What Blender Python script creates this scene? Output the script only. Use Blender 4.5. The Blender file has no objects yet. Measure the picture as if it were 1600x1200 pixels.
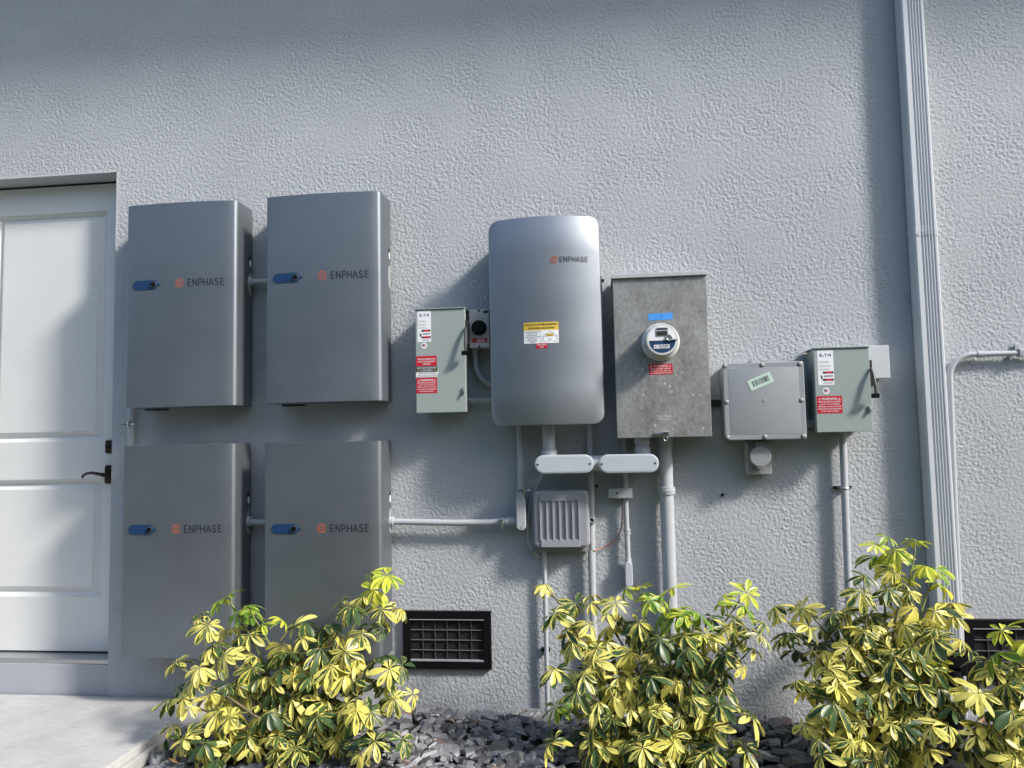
import bpy, bmesh, math, random
from mathutils import Vector, Matrix
R = math.radians
sc = bpy.context.scene
col = sc.collection

# ---------------------------------------------------------------- camera, sky, sun, exposure
cam_d = bpy.data.cameras.new('camera'); cam = bpy.data.objects.new('camera', cam_d); col.objects.link(cam)
cam_d.sensor_width = 36.0; cam_d.lens = 36.0 * 1179.8 / 1600.0; cam_d.clip_end = 2000; cam_d.clip_start = 0.05
yaw, pitch, roll = R(6.4636), R(4.1008), R(-1.1433)
fwd = Vector((-math.sin(yaw) * math.cos(pitch), math.cos(yaw) * math.cos(pitch), math.sin(pitch)))
rgt = Vector((math.cos(yaw), math.sin(yaw), 0)); upv = rgt.cross(fwd)
r2 = rgt * math.cos(roll) + upv * math.sin(roll); u2 = upv * math.cos(roll) - rgt * math.sin(roll)
mw = Matrix((r2, u2, -fwd)).transposed().to_4x4(); mw.translation = (2.2285, -3.5546, 1.2405)
cam.matrix_world = mw
sc.camera = cam

SUN = Vector((2.1, -1.0, 1.75)).normalized()            # towards the sun: high on the right, nearly along the wall
wd = bpy.data.worlds.new('World'); sc.world = wd; wd.use_nodes = True
nt = wd.node_tree; nt.nodes.clear()
sky = nt.nodes.new('ShaderNodeTexSky'); sky.sky_type = 'NISHITA'; sky.sun_disc = False
sky.sun_elevation = math.asin(SUN.z); sky.sun_rotation = math.atan2(SUN.x, SUN.y)
sky.air_density = 1.0; sky.dust_density = 1.5
bg = nt.nodes.new('ShaderNodeBackground'); bg.inputs[1].default_value = 0.15
wo = nt.nodes.new('ShaderNodeOutputWorld')
nt.links.new(sky.outputs[0], bg.inputs[0]); nt.links.new(bg.outputs[0], wo.inputs[0])
sl = bpy.data.lights.new('sun', 'SUN'); sl.energy = 2.9; sl.angle = R(7.5); sl.color = (1.0, 0.955, 0.89)
so = bpy.data.objects.new('sun', sl); col.objects.link(so); so.location = (8, -3, 8)
so.rotation_euler = SUN.to_track_quat('Z', 'Y').to_euler()
sc.view_settings.view_transform = 'Standard'; sc.view_settings.look = 'None'
sc.view_settings.exposure = 0.90; sc.view_settings.gamma = 1.0
sc.cycles.max_bounces = 6; sc.cycles.diffuse_bounces = 3; sc.cycles.glossy_bounces = 3
sc.cycles.use_denoising = True; sc.cycles.sample_clamp_indirect = 6.0

# ---------------------------------------------------------------- materials
def mat(name, color, rough=0.6, metal=0.0, spec=0.5, var=0.0, vscale=8.0, bump=0.0, bscale=200.0, rvar=0.0, coat=0.0):
    m = bpy.data.materials.new(name); m.use_nodes = True
    n = m.node_tree.nodes; l = m.node_tree.links; b = n['Principled BSDF']
    b.inputs['Base Color'].default_value = (*color, 1); b.inputs['Roughness'].default_value = rough
    b.inputs['Metallic'].default_value = metal; b.inputs['Specular IOR Level'].default_value = spec
    if coat: b.inputs['Coat Weight'].default_value = coat; b.inputs['Coat Roughness'].default_value = 0.12
    tc = n.new('ShaderNodeTexCoord')
    if var or rvar:
        t = n.new('ShaderNodeTexNoise'); t.inputs['Scale'].default_value = vscale; t.inputs['Detail'].default_value = 6
        t.inputs['Roughness'].default_value = 0.65
        l.new(tc.outputs['Object'], t.inputs['Vector'])
    if var:
        r = n.new('ShaderNodeValToRGB')
        r.color_ramp.elements[0].position = 0.3; r.color_ramp.elements[1].position = 0.7
        r.color_ramp.elements[0].color = (*[c * (1 - var) for c in color], 1)
        r.color_ramp.elements[1].color = (*[min(1, c * (1 + var)) for c in color], 1)
        l.new(t.outputs['Fac'], r.inputs[0]); l.new(r.outputs[0], b.inputs['Base Color'])
    if rvar:
        mr = n.new('ShaderNodeMapRange'); mr.inputs[3].default_value = rough - rvar; mr.inputs[4].default_value = rough + rvar
        mr.inputs[1].default_value = 0.3; mr.inputs[2].default_value = 0.7
        l.new(t.outputs['Fac'], mr.inputs[0]); l.new(mr.outputs[0], b.inputs['Roughness'])
    if bump:
        t2 = n.new('ShaderNodeTexNoise'); t2.inputs['Scale'].default_value = bscale; t2.inputs['Detail'].default_value = 3
        l.new(tc.outputs['Object'], t2.inputs['Vector'])
        bp = n.new('ShaderNodeBump'); bp.inputs['Strength'].default_value = 1.0; bp.inputs['Distance'].default_value = bump
        l.new(t2.outputs['Fac'], bp.inputs['Height']); l.new(bp.outputs[0], b.inputs['Normal'])
    return m

def stucco(name, color, smooth=1.0):
    m = bpy.data.materials.new(name); m.use_nodes = True
    n = m.node_tree.nodes; l = m.node_tree.links; b = n['Principled BSDF']
    b.inputs['Roughness'].default_value = 0.75; b.inputs['Specular IOR Level'].default_value = 0.25
    tc = n.new('ShaderNodeTexCoord')
    def noise(s, d=2.0, dist=0.0, rough=0.5):
        t = n.new('ShaderNodeTexNoise'); t.inputs['Scale'].default_value = s; t.inputs['Detail'].default_value = d
        t.inputs['Distortion'].default_value = dist; t.inputs['Roughness'].default_value = rough
        l.new(tc.outputs['Object'], t.inputs['Vector']); return t.outputs['Fac']
    def mathn(op, a, c):
        x = n.new('ShaderNodeMath'); x.operation = op
        for i, v in enumerate((a, c)):
            if isinstance(v, (int, float)): x.inputs[i].default_value = v
            else: l.new(v, x.inputs[i])
        return x.outputs[0]
    def ramp(f, a, c):
        r = n.new('ShaderNodeMapRange'); r.interpolation_type = 'SMOOTHSTEP'
        r.inputs[1].default_value = a; r.inputs[2].default_value = c
        l.new(f, r.inputs[0]); return r.outputs[0]
    # the knocked-down texture is modelled in the wall mesh; only the sand grain is bump
    h = mathn('ADD', mathn('MULTIPLY', noise(150, 3.0), 0.7), mathn('MULTIPLY', noise(320, 2.0), 0.5))
    bp = n.new('ShaderNodeBump'); bp.inputs['Strength'].default_value = 1.0; bp.inputs['Distance'].default_value = 0.0020 * smooth
    l.new(h, bp.inputs['Height']); l.new(bp.outputs[0], b.inputs['Normal'])
    r = n.new('ShaderNodeValToRGB'); e = r.color_ramp.elements
    e[0].position = 0.25; e[1].position = 0.75
    e[0].color = (*[c * 0.94 for c in color], 1); e[1].color = (*[c * 1.05 for c in color], 1)
    l.new(noise(2.2, 5.0, 0.3, 0.6), r.inputs[0]); l.new(r.outputs[0], b.inputs['Base Color'])
    return m

M = {}
M['stucco'] = stucco('grey stucco', (0.415, 0.432, 0.455))
M['base'] = stucco('base coat', (0.36, 0.38, 0.415), 0.45)
M['door'] = mat('white door paint', (0.64, 0.65, 0.64), 0.38, var=0.03, vscale=3, bump=0.0002, bscale=120)
M['bronze'] = mat('dark bronze', (0.055, 0.045, 0.036), 0.32, 0.85)
M['alu'] = mat('aluminium', (0.5, 0.51, 0.52), 0.4, 0.9)
M['fascia'] = mat('fascia paint', (0.66, 0.67, 0.68), 0.5)
M['bat'] = mat('silver battery paint', (0.200, 0.223, 0.248), 0.46, 0.74, var=0.06, vscale=2.5, rvar=0.05, bump=0.00005, bscale=900)
M['ctl'] = mat('silver controller paint', (0.275, 0.298, 0.328), 0.44, 0.76, var=0.05, vscale=2.5, rvar=0.05, bump=0.00005, bscale=900)
M['dark'] = mat('dark steel', (0.03, 0.032, 0.035), 0.5, spec=0.3)
M['screen'] = mat('black screen', (0.006, 0.006, 0.006), 0.7, spec=0.1)
M['wire'] = mat('screen wire', (0.05, 0.05, 0.052), 0.5)
M['lidwhite'] = mat('pale lid', (0.53, 0.55, 0.575), 0.45)
M['black'] = mat('black plastic', (0.006, 0.006, 0.007), 0.42, spec=0.14)
M['blue'] = mat('blue plate', (0.004, 0.040, 0.105), 0.5)
M['navy'] = mat('navy ink', (0.02, 0.05, 0.2), 0.5)
M['orange'] = mat('orange ink', (0.42, 0.115, 0.06), 0.5)
M['ink'] = mat('dark ink', (0.02, 0.024, 0.032), 0.5)
M['white'] = mat('white vinyl', (0.78, 0.79, 0.8), 0.4)
M['greyink'] = mat('pale print', (0.38, 0.39, 0.42), 0.5)
M['red'] = mat('red vinyl', (0.5, 0.012, 0.028), 0.4)
M['yellow'] = mat('yellow vinyl', (0.68, 0.47, 0.06), 0.4)
M['tape'] = mat('blue tape', (0.055, 0.28, 0.72), 0.55, var=0.08, vscale=40)
M['eaton'] = mat('grey green enamel', (0.30, 0.345, 0.33), 0.42, var=0.03, vscale=5)
M['galv'] = None
M['pvc'] = mat('grey pvc', (0.37, 0.39, 0.415), 0.5, var=0.05, vscale=6)
M['painted'] = mat('painted conduit', (0.40, 0.42, 0.445), 0.5, var=0.05, vscale=7, bump=0.0003, bscale=140)
M['cover'] = mat('pale grey cover', (0.46, 0.49, 0.53), 0.42, var=0.03, vscale=9)
M['jbox'] = mat('grey box plastic', (0.275, 0.295, 0.315), 0.45, var=0.04, vscale=6)
M['tele'] = mat('grey utility plastic', (0.285, 0.295, 0.32), 0.42, var=0.05, vscale=6)
M['beige'] = mat('off white plastic', (0.50, 0.49, 0.46), 0.5)
M['mint'] = mat('mint label', (0.50, 0.66, 0.56), 0.5)
M['steel'] = mat('stainless', (0.58, 0.58, 0.56), 0.3, 1.0)
M['spout'] = mat('downspout paint', (0.56, 0.58, 0.61), 0.38, var=0.03, vscale=4)
M['meterrim'] = mat('meter rim', (0.56, 0.57, 0.56), 0.22, coat=0.6)
M['bar'] = mat('grille bar', (0.13, 0.13, 0.135), 0.45)
M['cap'] = mat('sunlit galvanised trim', (0.56, 0.56, 0.54), 0.45, 0.5, var=0.15, vscale=25)  # lighter than the cabinet steel: sunlight on the cap put into its colour
M['copper'] = mat('copper wire', (0.30, 0.12, 0.06), 0.45, 0.6)
M['cream'] = mat('cream wire', (0.6, 0.58, 0.5), 0.5)
M['lcd'] = mat('display glass', (0.035, 0.04, 0.035), 0.12)
M['flap'] = mat('inlet cover grey', (0.27, 0.28, 0.29), 0.5)
M['bark'] = mat('stem', (0.13, 0.11, 0.06), 0.7, var=0.3, vscale=30)
M['twig'] = mat('green stem', (0.17, 0.20, 0.06), 0.6, var=0.3, vscale=30)
M['soil'] = mat('dark soil', (0.03, 0.028, 0.026), 0.9, var=0.4, vscale=20, bump=0.004, bscale=60)
M['lawn'] = mat('lawn', (0.04, 0.06, 0.022), 0.9, var=0.35, vscale=6, bump=0.02, bscale=40)
M['added_trees'] = mat('hedge foliage', (0.05, 0.085, 0.03), 0.6, var=0.4, vscale=3)  # foliage of the trees added behind the camera
M['dry'] = mat('dry leaf', (0.30, 0.16, 0.08), 0.7, var=0.35, vscale=30)
M['edge'] = mat('edging', (0.42, 0.42, 0.41), 0.7, var=0.12, vscale=9)

def galv():
    m = mat('galvanised steel', (0.3, 0.3, 0.3), 0.5, 0.45)
    n = m.node_tree.nodes; l = m.node_tree.links; b = n['Principled BSDF']
    tc = n.new('ShaderNodeTexCoord')
    def nz(s, d, sz=1.0):
        mp = n.new('ShaderNodeMapping'); mp.inputs['Scale'].default_value = (1, 1, sz)
        t = n.new('ShaderNodeTexNoise'); t.inputs['Scale'].default_value = s; t.inputs['Detail'].default_value = d
        t.inputs['Roughness'].default_value = 0.7
        l.new(tc.outputs['Object'], mp.inputs[0]); l.new(mp.outputs[0], t.inputs['Vector']); return t.outputs['Fac']
    r = n.new('ShaderNodeValToRGB'); e = r.color_ramp.elements
    e[0].position = 0.36; e[1].position = 0.66; e[0].color = (0.175, 0.174, 0.168, 1); e[1].color = (0.42, 0.42, 0.408, 1)
    a = n.new('ShaderNodeMath'); a.operation = 'MULTIPLY_ADD'; a.inputs[1].default_value = 0.5
    a2 = n.new('ShaderNodeMath'); a2.operation = 'MULTIPLY'; a2.inputs[1].default_value = 0.5
    l.new(nz(60, 6, 0.75), a.inputs[0]); l.new(nz(9, 6, 0.55), a2.inputs[0]); l.new(a2.outputs[0], a.inputs[2])
    l.new(a.outputs[0], r.inputs[0])
    # pale oxide spots
    v = n.new('ShaderNodeTexVoronoi'); v.inputs['Scale'].default_value = 38
    l.new(tc.outputs['Object'], v.inputs['Vector'])
    cl = n.new('ShaderNodeMapRange'); cl.inputs[1].default_value = 0.16; cl.inputs[2].default_value = 0.26
    cl.inputs[3].default_value = 1; cl.inputs[4].default_value = 0; l.new(v.outputs['Distance'], cl.inputs[0])
    sp = n.new('ShaderNodeSeparateXYZ'); l.new(tc.outputs['Object'], sp.inputs[0])
    hz = n.new('ShaderNodeMapRange'); hz.inputs[1].default_value = 0.42; hz.inputs[2].default_value = 0.22; hz.inputs[3].default_value = 0; hz.inputs[4].default_value = 1
    l.new(sp.outputs['Z'], hz.inputs[0])
    big = n.new('ShaderNodeMapRange'); big.inputs[1].default_value = 0.5; big.inputs[2].default_value = 0.6; l.new(nz(13, 2), big.inputs[0])
    mu = n.new('ShaderNodeMath'); mu.operation = 'MULTIPLY'; l.new(cl.outputs[0], mu.inputs[0]); l.new(big.outputs[0], mu.inputs[1])
    mu2 = n.new('ShaderNodeMath'); mu2.operation = 'MULTIPLY'; l.new(mu.outputs[0], mu2.inputs[0]); l.new(hz.outputs[0], mu2.inputs[1])
    mx = n.new('ShaderNodeMix'); mx.data_type = 'RGBA'; l.new(mu2.outputs[0], mx.inputs['Factor'])
    l.new(r.outputs[0], mx.inputs[6]); mx.inputs[7].default_value = (0.6, 0.6, 0.58, 1)
    l.new(mx.outputs[2], b.inputs['Base Color'])
    return m
M['galv'] = galv()

def leafmat(name, yel, yel2, gre, gre2, bias):
    m = bpy.data.materials.new(name); m.use_nodes = True
    n = m.node_tree.nodes; l = m.node_tree.links; b = n['Principled BSDF']
    at = n.new('ShaderNodeAttribute'); at.attribute_name = 'leaf'
    sp = n.new('ShaderNodeSeparateColor'); l.new(at.outputs['Color'], sp.inputs[0])
    def mm(op, a, c, d=None):
        x = n.new('ShaderNodeMath'); x.operation = op
        for i, v in enumerate((a, c, d)):
            if v is None: continue
            if isinstance(v, (int, float)): x.inputs[i].default_value = v
            else: l.new(v, x.inputs[i])
        return x.outputs[0]
    u, v, k = sp.outputs[0], sp.outputs[1], sp.outputs[2]     # across, along, per-leaflet random
    cb = n.new('ShaderNodeCombineXYZ')
    l.new(mm('MULTIPLY', u, 3.2), cb.inputs[0]); l.new(mm('MULTIPLY', v, 1.3), cb.inputs[1]); l.new(mm('MULTIPLY', k, 57.0), cb.inputs[2])
    t = n.new('ShaderNodeTexNoise'); t.inputs['Scale'].default_value = 1.5; t.inputs['Detail'].default_value = 3; t.inputs['Roughness'].default_value = 0.6
    l.new(cb.outputs[0], t.inputs['Vector'])
    # distance from the midrib, jittered by noise: green along the midrib or one margin, rest yellow
    mid = mm('ABSOLUTE', mm('SUBTRACT', u, 0.5), 0.0)
    s = mm('ADD', mm('MULTIPLY', t.outputs['Fac'], 1.5), mm('MULTIPLY', mid, 0.75))
    s = mm('ADD', s, mm('MULTIPLY', mm('SUBTRACT', k, 0.5), 0.95))
    s = mm('ADD', s, bias)
    r = n.new('ShaderNodeMapRange'); r.inputs[1].default_value = 0.86; r.inputs[2].default_value = 0.96; l.new(s, r.inputs[0])
    def mix(a, c, f):
        x = n.new('ShaderNodeMix'); x.data_type = 'RGBA'
        for i, q in ((6, a), (7, c)):
            if isinstance(q, tuple): x.inputs[i].default_value = (*q, 1)
            else: l.new(q, x.inputs[i])
        l.new(f, x.inputs['Factor']); return x.outputs[2]
    k2 = mm('FRACT', mm('MULTIPLY', k, 7.31), 0)
    c = mix(mix(gre, gre2, k2), mix(yel, yel2, k2), r.outputs[0])
    l.new(c, b.inputs['Base Color']); b.inputs['Roughness'].default_value = 0.38; b.inputs['Specular IOR Level'].default_value = 0.45
    tr = n.new('ShaderNodeBsdfTranslucent'); l.new(c, tr.inputs[0])
    ms = n.new('ShaderNodeMixShader'); ms.inputs[0].default_value = 0.22
    l.new(b.outputs[0], ms.inputs[1]); l.new(tr.outputs[0], ms.inputs[2]); l.new(ms.outputs[0], n['Material Output'].inputs[0])
    return m
M['leaf'] = leafmat('variegated leaf', (0.82, 0.74, 0.20), (0.72, 0.65, 0.14), (0.032, 0.068, 0.026), (0.065, 0.12, 0.035), -0.01)
M['leafyoung'] = leafmat('young variegated leaf', (0.62, 0.62, 0.06), (0.52, 0.58, 0.07), (0.11, 0.22, 0.03), (0.16, 0.30, 0.045), 0.10)

def slate():
    m = mat('slate chips', (0.1, 0.1, 0.11), 0.55)
    n = m.node_tree.nodes; l = m.node_tree.links; b = n['Principled BSDF']
    g = n.new('ShaderNodeNewGeometry'); r = n.new('ShaderNodeValToRGB'); e = r.color_ramp.elements
    e[0].color = (0.06, 0.062, 0.067, 1); e[1].color = (0.30, 0.305, 0.32, 1); e[0].position = 0.0; e[1].position = 0.95
    x = e.new(0.975); x.color = (0.20, 0.13, 0.10, 1)
    l.new(g.outputs['Random Per Island'], r.inputs[0])
    tc = n.new('ShaderNodeTexCoord'); t = n.new('ShaderNodeTexNoise'); t.inputs['Scale'].default_value = 60; t.inputs['Detail'].default_value = 6
    l.new(tc.outputs['Object'], t.inputs['Vector'])
    mx = n.new('ShaderNodeMix'); mx.data_type = 'RGBA'; mx.blend_type = 'MULTIPLY'; mx.inputs['Factor'].default_value = 1
    rr = n.new('ShaderNodeValToRGB'); rr.color_ramp.elements[0].color = (0.55, 0.55, 0.55, 1); rr.color_ramp.elements[1].color = (1.35, 1.35, 1.35, 1)
    l.new(t.outputs['Fac'], rr.inputs[0]); l.new(r.outputs[0], mx.inputs[6]); l.new(rr.outputs[0], mx.inputs[7]); l.new(mx.outputs[2], b.inputs['Base Color'])
    bp = n.new('ShaderNodeBump'); bp.inputs['Distance'].default_value = 0.003; l.new(t.outputs['Fac'], bp.inputs['Height']); l.new(bp.outputs[0], b.inputs['Normal'])
    return m
M['slate'] = slate()

def concrete():
    m = mat('broom concrete', (0.5, 0.5, 0.49), 0.8)
    n = m.node_tree.nodes; l = m.node_tree.links; b = n['Principled BSDF']
    tc = n.new('ShaderNodeTexCoord')
    def nz(s, d, sc3=(1, 1, 1)):
        mp = n.new('ShaderNodeMapping'); mp.inputs['Scale'].default_value = sc3
        t = n.new('ShaderNodeTexNoise'); t.inputs['Scale'].default_value = s; t.inputs['Detail'].default_value = d; t.inputs['Roughness'].default_value = 0.65
        l.new(tc.outputs['Object'], mp.inputs[0]); l.new(mp.outputs[0], t.inputs['Vector']); return t.outputs['Fac']
    r = n.new('ShaderNodeValToRGB'); e = r.color_ramp.elements; e[0].position = 0.3; e[1].position = 0.7
    e[0].color = (0.33, 0.328, 0.32, 1); e[1].color = (0.52, 0.515, 0.50, 1)
    a = n.new('ShaderNodeMath'); a.operation = 'MULTIPLY_ADD'; a.inputs[1].default_value = 0.4; l.new(nz(90, 4, (0.25, 1, 1)), a.inputs[0])
    a2 = n.new('ShaderNodeMath'); a2.operation = 'MULTIPLY'; a2.inputs[1].default_value = 0.6; l.new(nz(4, 6), a2.inputs[0]); l.new(a2.outputs[0], a.inputs[2])
    l.new(a.outputs[0], r.inputs[0]); l.new(r.outputs[0], b.inputs['Base Color'])
    bp = n.new('ShaderNodeBump'); bp.inputs['Distance'].default_value = 0.0012; l.new(nz(160, 3, (0.3, 1, 1)), bp.inputs['Height']); l.new(bp.outputs[0], b.inputs['Normal'])
    return m
M['concrete'] = concrete()

# ---------------------------------------------------------------- mesh helpers (x along the wall, D = distance out from the wall, z up)
def P(x, d, z): return Vector((x, -d, z))
class MB:
    def __init__(s): s.bm = bmesh.new(); s.mats = []
    def mi(s, m):
        if m not in s.mats: s.mats.append(m)
        return s.mats.index(m)
    def face(s, vs, m, smooth=False):
        try: f = s.bm.faces.new(vs)
        except ValueError: return None
        f.material_index = s.mi(m); f.smooth = smooth; return f
    def loft(s, loops, m, cap0=True, cap1=True, smooth=False):
        L = [[s.bm.verts.new(p) for p in lp] for lp in loops]
        n = len(L[0])
        for a, b in zip(L[:-1], L[1:]):
            for i in range(n): s.face((a[i], a[(i + 1) % n], b[(i + 1) % n], b[i]), m, smooth)
        if cap0: s.face(L[0][::-1], m)
        if cap1: s.face(L[-1], m)
        return L
    def plate(s, x0, x1, z0, z1, d0, d1, m, r=0.0, bev=0.0, n=5, rot=0.0):
        """rounded rectangle standing off the wall from d0 to d1, its front edge eased by bev"""
        def rr(i):
            a0, a1, b0, b1 = x0 + i, x1 - i, z0 + i, z1 - i; q = max(r - i, 0.0)
            if r <= 0: pts = [(a0, b0), (a1, b0), (a1, b1), (a0, b1)]
            else:
                pts = []
                for cx, cz, st in ((a1 - q, b0 + q, -90), (a1 - q, b1 - q, 0), (a0 + q, b1 - q, 90), (a0 + q, b0 + q, 180)):
                    for k in range(n + 1):
                        t = R(st + 90 * k / n); pts.append((cx + q * math.cos(t), cz + q * math.sin(t)))
            if rot:
                c, t = math.cos(rot), math.sin(rot); mx, mz = (x0 + x1) / 2, (z0 + z1) / 2
                pts = [(mx + (x - mx) * c - (z - mz) * t, mz + (x - mx) * t + (z - mz) * c) for x, z in pts]
            return pts
        lv = [(d0, 0)]
        if bev:
            lv += [(d1 - bev, 0), (d1 - bev * 0.3, bev * 0.3), (d1, bev)]
        else: lv += [(d1, 0)]
        return s.loft([[P(x, d, z) for x, z in rr(i)] for d, i in lv], m)
    def box(s, x0, x1, d0, d1, z0, z1, m, bev=0.0):
        L = s.loft([[P(x0, d0, z), P(x1, d0, z), P(x1, d1, z), P(x0, d1, z)] for z in (z0, z1)], m)
        if bev:
            vs = [v for lp in L for v in lp]
            es = list({e for v in vs for e in v.link_edges})
            r = bmesh.ops.bevel(s.bm, geom=es, offset=bev, segments=2, affect='EDGES', profile=0.7)
            for f in r['faces']: f.material_index = s.mi(m)
    def tube(s, pts, r, m, n=14, caps=True):
        pts = [Vector(p) for p in pts]; rs = r if isinstance(r, (list, tuple)) else [r] * len(pts)
        loops = []; ref = None
        for i, p in enumerate(pts):
            t = (pts[min(i + 1, len(pts) - 1)] - pts[max(i - 1, 0)]).normalized()
            if ref is None:
                ref = Vector((0, 1, 0)) if abs(t.y) < 0.9 else Vector((1, 0, 0))
            a = (ref - t * ref.dot(t)).normalized(); ref = a; b = t.cross(a)
            loops.append([p + (a * math.cos(2 * math.pi * k / n) + b * math.sin(2 * math.pi * k / n)) * rs[i] for k in range(n)])
        return s.loft(loops, m, caps, caps, True)
    def lathe(s, c, axis, prof, m, n=32, smooth=True):
        """prof: (distance along axis, radius)"""
        c = Vector(c); ax = Vector(axis).normalized(); u = ax.orthogonal().normalized(); v = ax.cross(u)
        return s.loft([[c + ax * h + (u * math.cos(2 * math.pi * k / n) + v * math.sin(2 * math.pi * k / n)) * max(r, 1e-5) for k in range(n)] for h, r in prof], m, True, True, smooth)
    def poly(s, pts, d, m, thick=0.0):
        """flat polygon facing out at d (x,z points counter-clockwise seen from the front)"""
        if thick: s.loft([[P(x, d - thick, z) for x, z in pts], [P(x, d, z) for x, z in pts]], m)
        else: s.face([s.bm.verts.new(P(x, d, z)) for x, z in pts], m)
    def rect(s, x0, x1, z0, z1, d, m): s.poly([(x0, z0), (x1, z0), (x1, z1), (x0, z1)], d, m)
    def disc(s, x, z, r, d, m, n=24): s.poly([(x + r * math.cos(2 * math.pi * k / n), z + r * math.sin(2 * math.pi * k / n)) for k in range(n)], d, m)
    def ring(s, x, z, ro, ri, d, m, a0=0, a1=360, n=28):
        k0 = [(R(a0 + (a1 - a0) * k / n)) for k in range(n + 1)]
        o = [s.bm.verts.new(P(x + ro * math.cos(t), d, z + ro * math.sin(t))) for t in k0]
        i = [s.bm.verts.new(P(x + ri * math.cos(t), d, z + ri * math.sin(t))) for t in k0]
        for k in range(n): s.face((o[k], o[k + 1], i[k + 1], i[k]), m)
    def text(s, body, x, z, h, d, m, width=None, align='CENTER', bold=0.0, spacing=1.0):
        """lettering of capital height h centred (or left) at x with its baseline at z; squeezed to width"""
        cu = bpy.data.curves.new('lettering', 'FONT'); cu.body = body; cu.size = 1.0; cu.resolution_u = 3
        cu.align_x = 'LEFT'; cu.offset = bold; cu.space_character = spacing; cu.fill_mode = 'FRONT'
        ob = bpy.data.objects.new('lettering', cu); me = bpy.data.meshes.new_from_object(ob)
        bpy.data.objects.remove(ob); bpy.data.curves.remove(cu)
        if not me.vertices: return
        xs = [v.co.x for v in me.vertices]; x0, x1 = min(xs), max(xs)
        k = h / 0.73; kx = k if width is None else width / (x1 - x0)
        off = x - (0 if align == 'LEFT' else (x1 - x0) * kx / 2)
        vs = [s.bm.verts.new(P(off + (v.co.x - x0) * kx, d, z + v.co.y * k)) for v in me.vertices]
        for p in me.polygons:
            ids = [vs[i] for i in p.vertices]
            if p.normal.z < 0: ids = ids[::-1]
            s.face(ids, m)
        bpy.data.meshes.remove(me)
    def build(s, name, parent=None, recalc=True, auto=35):
        if recalc: bmesh.ops.recalc_face_normals(s.bm, faces=[f for f in s.bm.faces if len(f.edges) and any(len(e.link_faces) > 1 for e in f.edges)])
        me = bpy.data.meshes.new(name)
        o = bpy.data.objects.new(name, me); col.objects.link(o)
        if parent is not None:
            o.parent = parent; w = wloc(parent); bmesh.ops.translate(s.bm, verts=s.bm.verts, vec=-w)
        s.bm.to_mesh(me); s.bm.free()
        for m in s.mats: me.materials.append(m)
        if any(p.use_smooth for p in me.polygons): me.set_sharp_from_angle(angle=R(auto))
        return o
def wloc(o):
    w = Vector((0, 0, 0))
    while o is not None: w = w + o.location; o = o.parent
    return w
def tag(o, label, cat, group=None):
    o['label'] = label; o['category'] = cat
    if group: o['group'] = group
    return o
def thing(name, label, cat, loc, group=None):
    o = bpy.data.objects.new(name, None); col.objects.link(o); o.location = loc; o.empty_display_size = 0.1
    return tag(o, label, cat, group)
def struct(o): o['kind'] = 'structure'; return o
def kids(o): return [c for c in bpy.data.objects if c.parent == o]
def copy_tree(o, parent=None):
    c = o.copy(); col.objects.link(c)
    if parent is not None: c.parent = parent
    for ch in kids(o): copy_tree(ch, c)
    return c
def arc(cx, cz, r, a0, a1, d, n=8): return [P(cx + r * math.cos(R(a0 + (a1 - a0) * k / n)), d, cz + r * math.sin(R(a0 + (a1 - a0) * k / n))) for k in range(n + 1)]

# ---------------------------------------------------------------- ground
b = MB(); b.loft([[Vector((-600, -600, -0.13)), Vector((600, -600, -0.13)), Vector((600, 600, -0.13)), Vector((-600, 600, -0.13))], [Vector((-600, -600, -0.125)), Vector((600, -600, -0.125)), Vector((600, 600, -0.125)), Vector((-600, 600, -0.125))]], M['lawn'])
struct(b.build('ground'))
b = MB(); b.box(0.36, 7.0, 0.0, 1.5, -0.12, -0.055, M['soil']); struct(b.build('soil_bed'))
b = MB(); b.box(-4.0, 0.325, 0.002, 1.9, -0.12, 0.018, M['concrete'], 0.008); struct(b.build('path'))
b = MB(); b.box(0.328, 0.352, 0.0, 1.6, -0.115, -0.012, M['edge'], 0.006)
tag(b.build('path_edging'), 'pale edging strip between the concrete path and the slate chips', 'edging')

# ---------------------------------------------------------------- house: wall with a door opening, door, step, eave
house = thing('house', 'grey stuccoed house wall with a white panelled door', 'house', (1.5, 0.1, 0))
X0, X1, ZT = -5.0, 9.0, 4.54
DX0, DX1, DZ0, DZ1 = -1.115, -0.205, 0.19, 2.651
b = MB()
def wallquad(x0, x1, z0, z1):
    b.face([b.bm.verts.new(P(x0, 0, z0)), b.bm.verts.new(P(x1, 0, z0)), b.bm.verts.new(P(x1, 0, z1)), b.bm.verts.new(P(x0, 0, z1))], M['stucco'])
wallquad(X0, -2.2, -0.13, ZT); wallquad(6.2, X1, -0.13, ZT); wallquad(-2.2, 6.2, 3.75, ZT)
import numpy as np
GX0, GX1, GZ0, GZ1, ST = DX0, 4.6, -0.13, 3.75, 0.0040
NX, NZ = 1536, 1024
rg = np.random.default_rng(12)
fx = np.fft.fftfreq(NX, ST)[None, :]; fz = np.fft.fftfreq(NZ, ST)[:, None]; fr = np.sqrt(fx * fx + fz * fz)
def field(wave, width):
    f0 = 1.0 / wave; w = np.exp(-((fr - f0) / (f0 * width)) ** 2)
    a = np.fft.ifft2(np.fft.fft2(rg.standard_normal((NZ, NX))) * w).real; return a / a.std()
def ragged(lo_wave, hi_wave, p):                            # broad spectrum: islands of many sizes with torn edges
    w = 1 / (1 + (fr * hi_wave) ** 2) ** (p / 2) * (1 - np.exp(-(fr * lo_wave) ** 2)) * np.exp(-(fr * .0042) ** 2)
    a = np.fft.ifft2(np.fft.fft2(rg.standard_normal((NZ, NX))) * w).real; return a / a.std()
def sst(a, lo, hi): q = np.clip((a - lo) / (hi - lo), 0, 1); return q * q * (3 - 2 * q)
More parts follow.
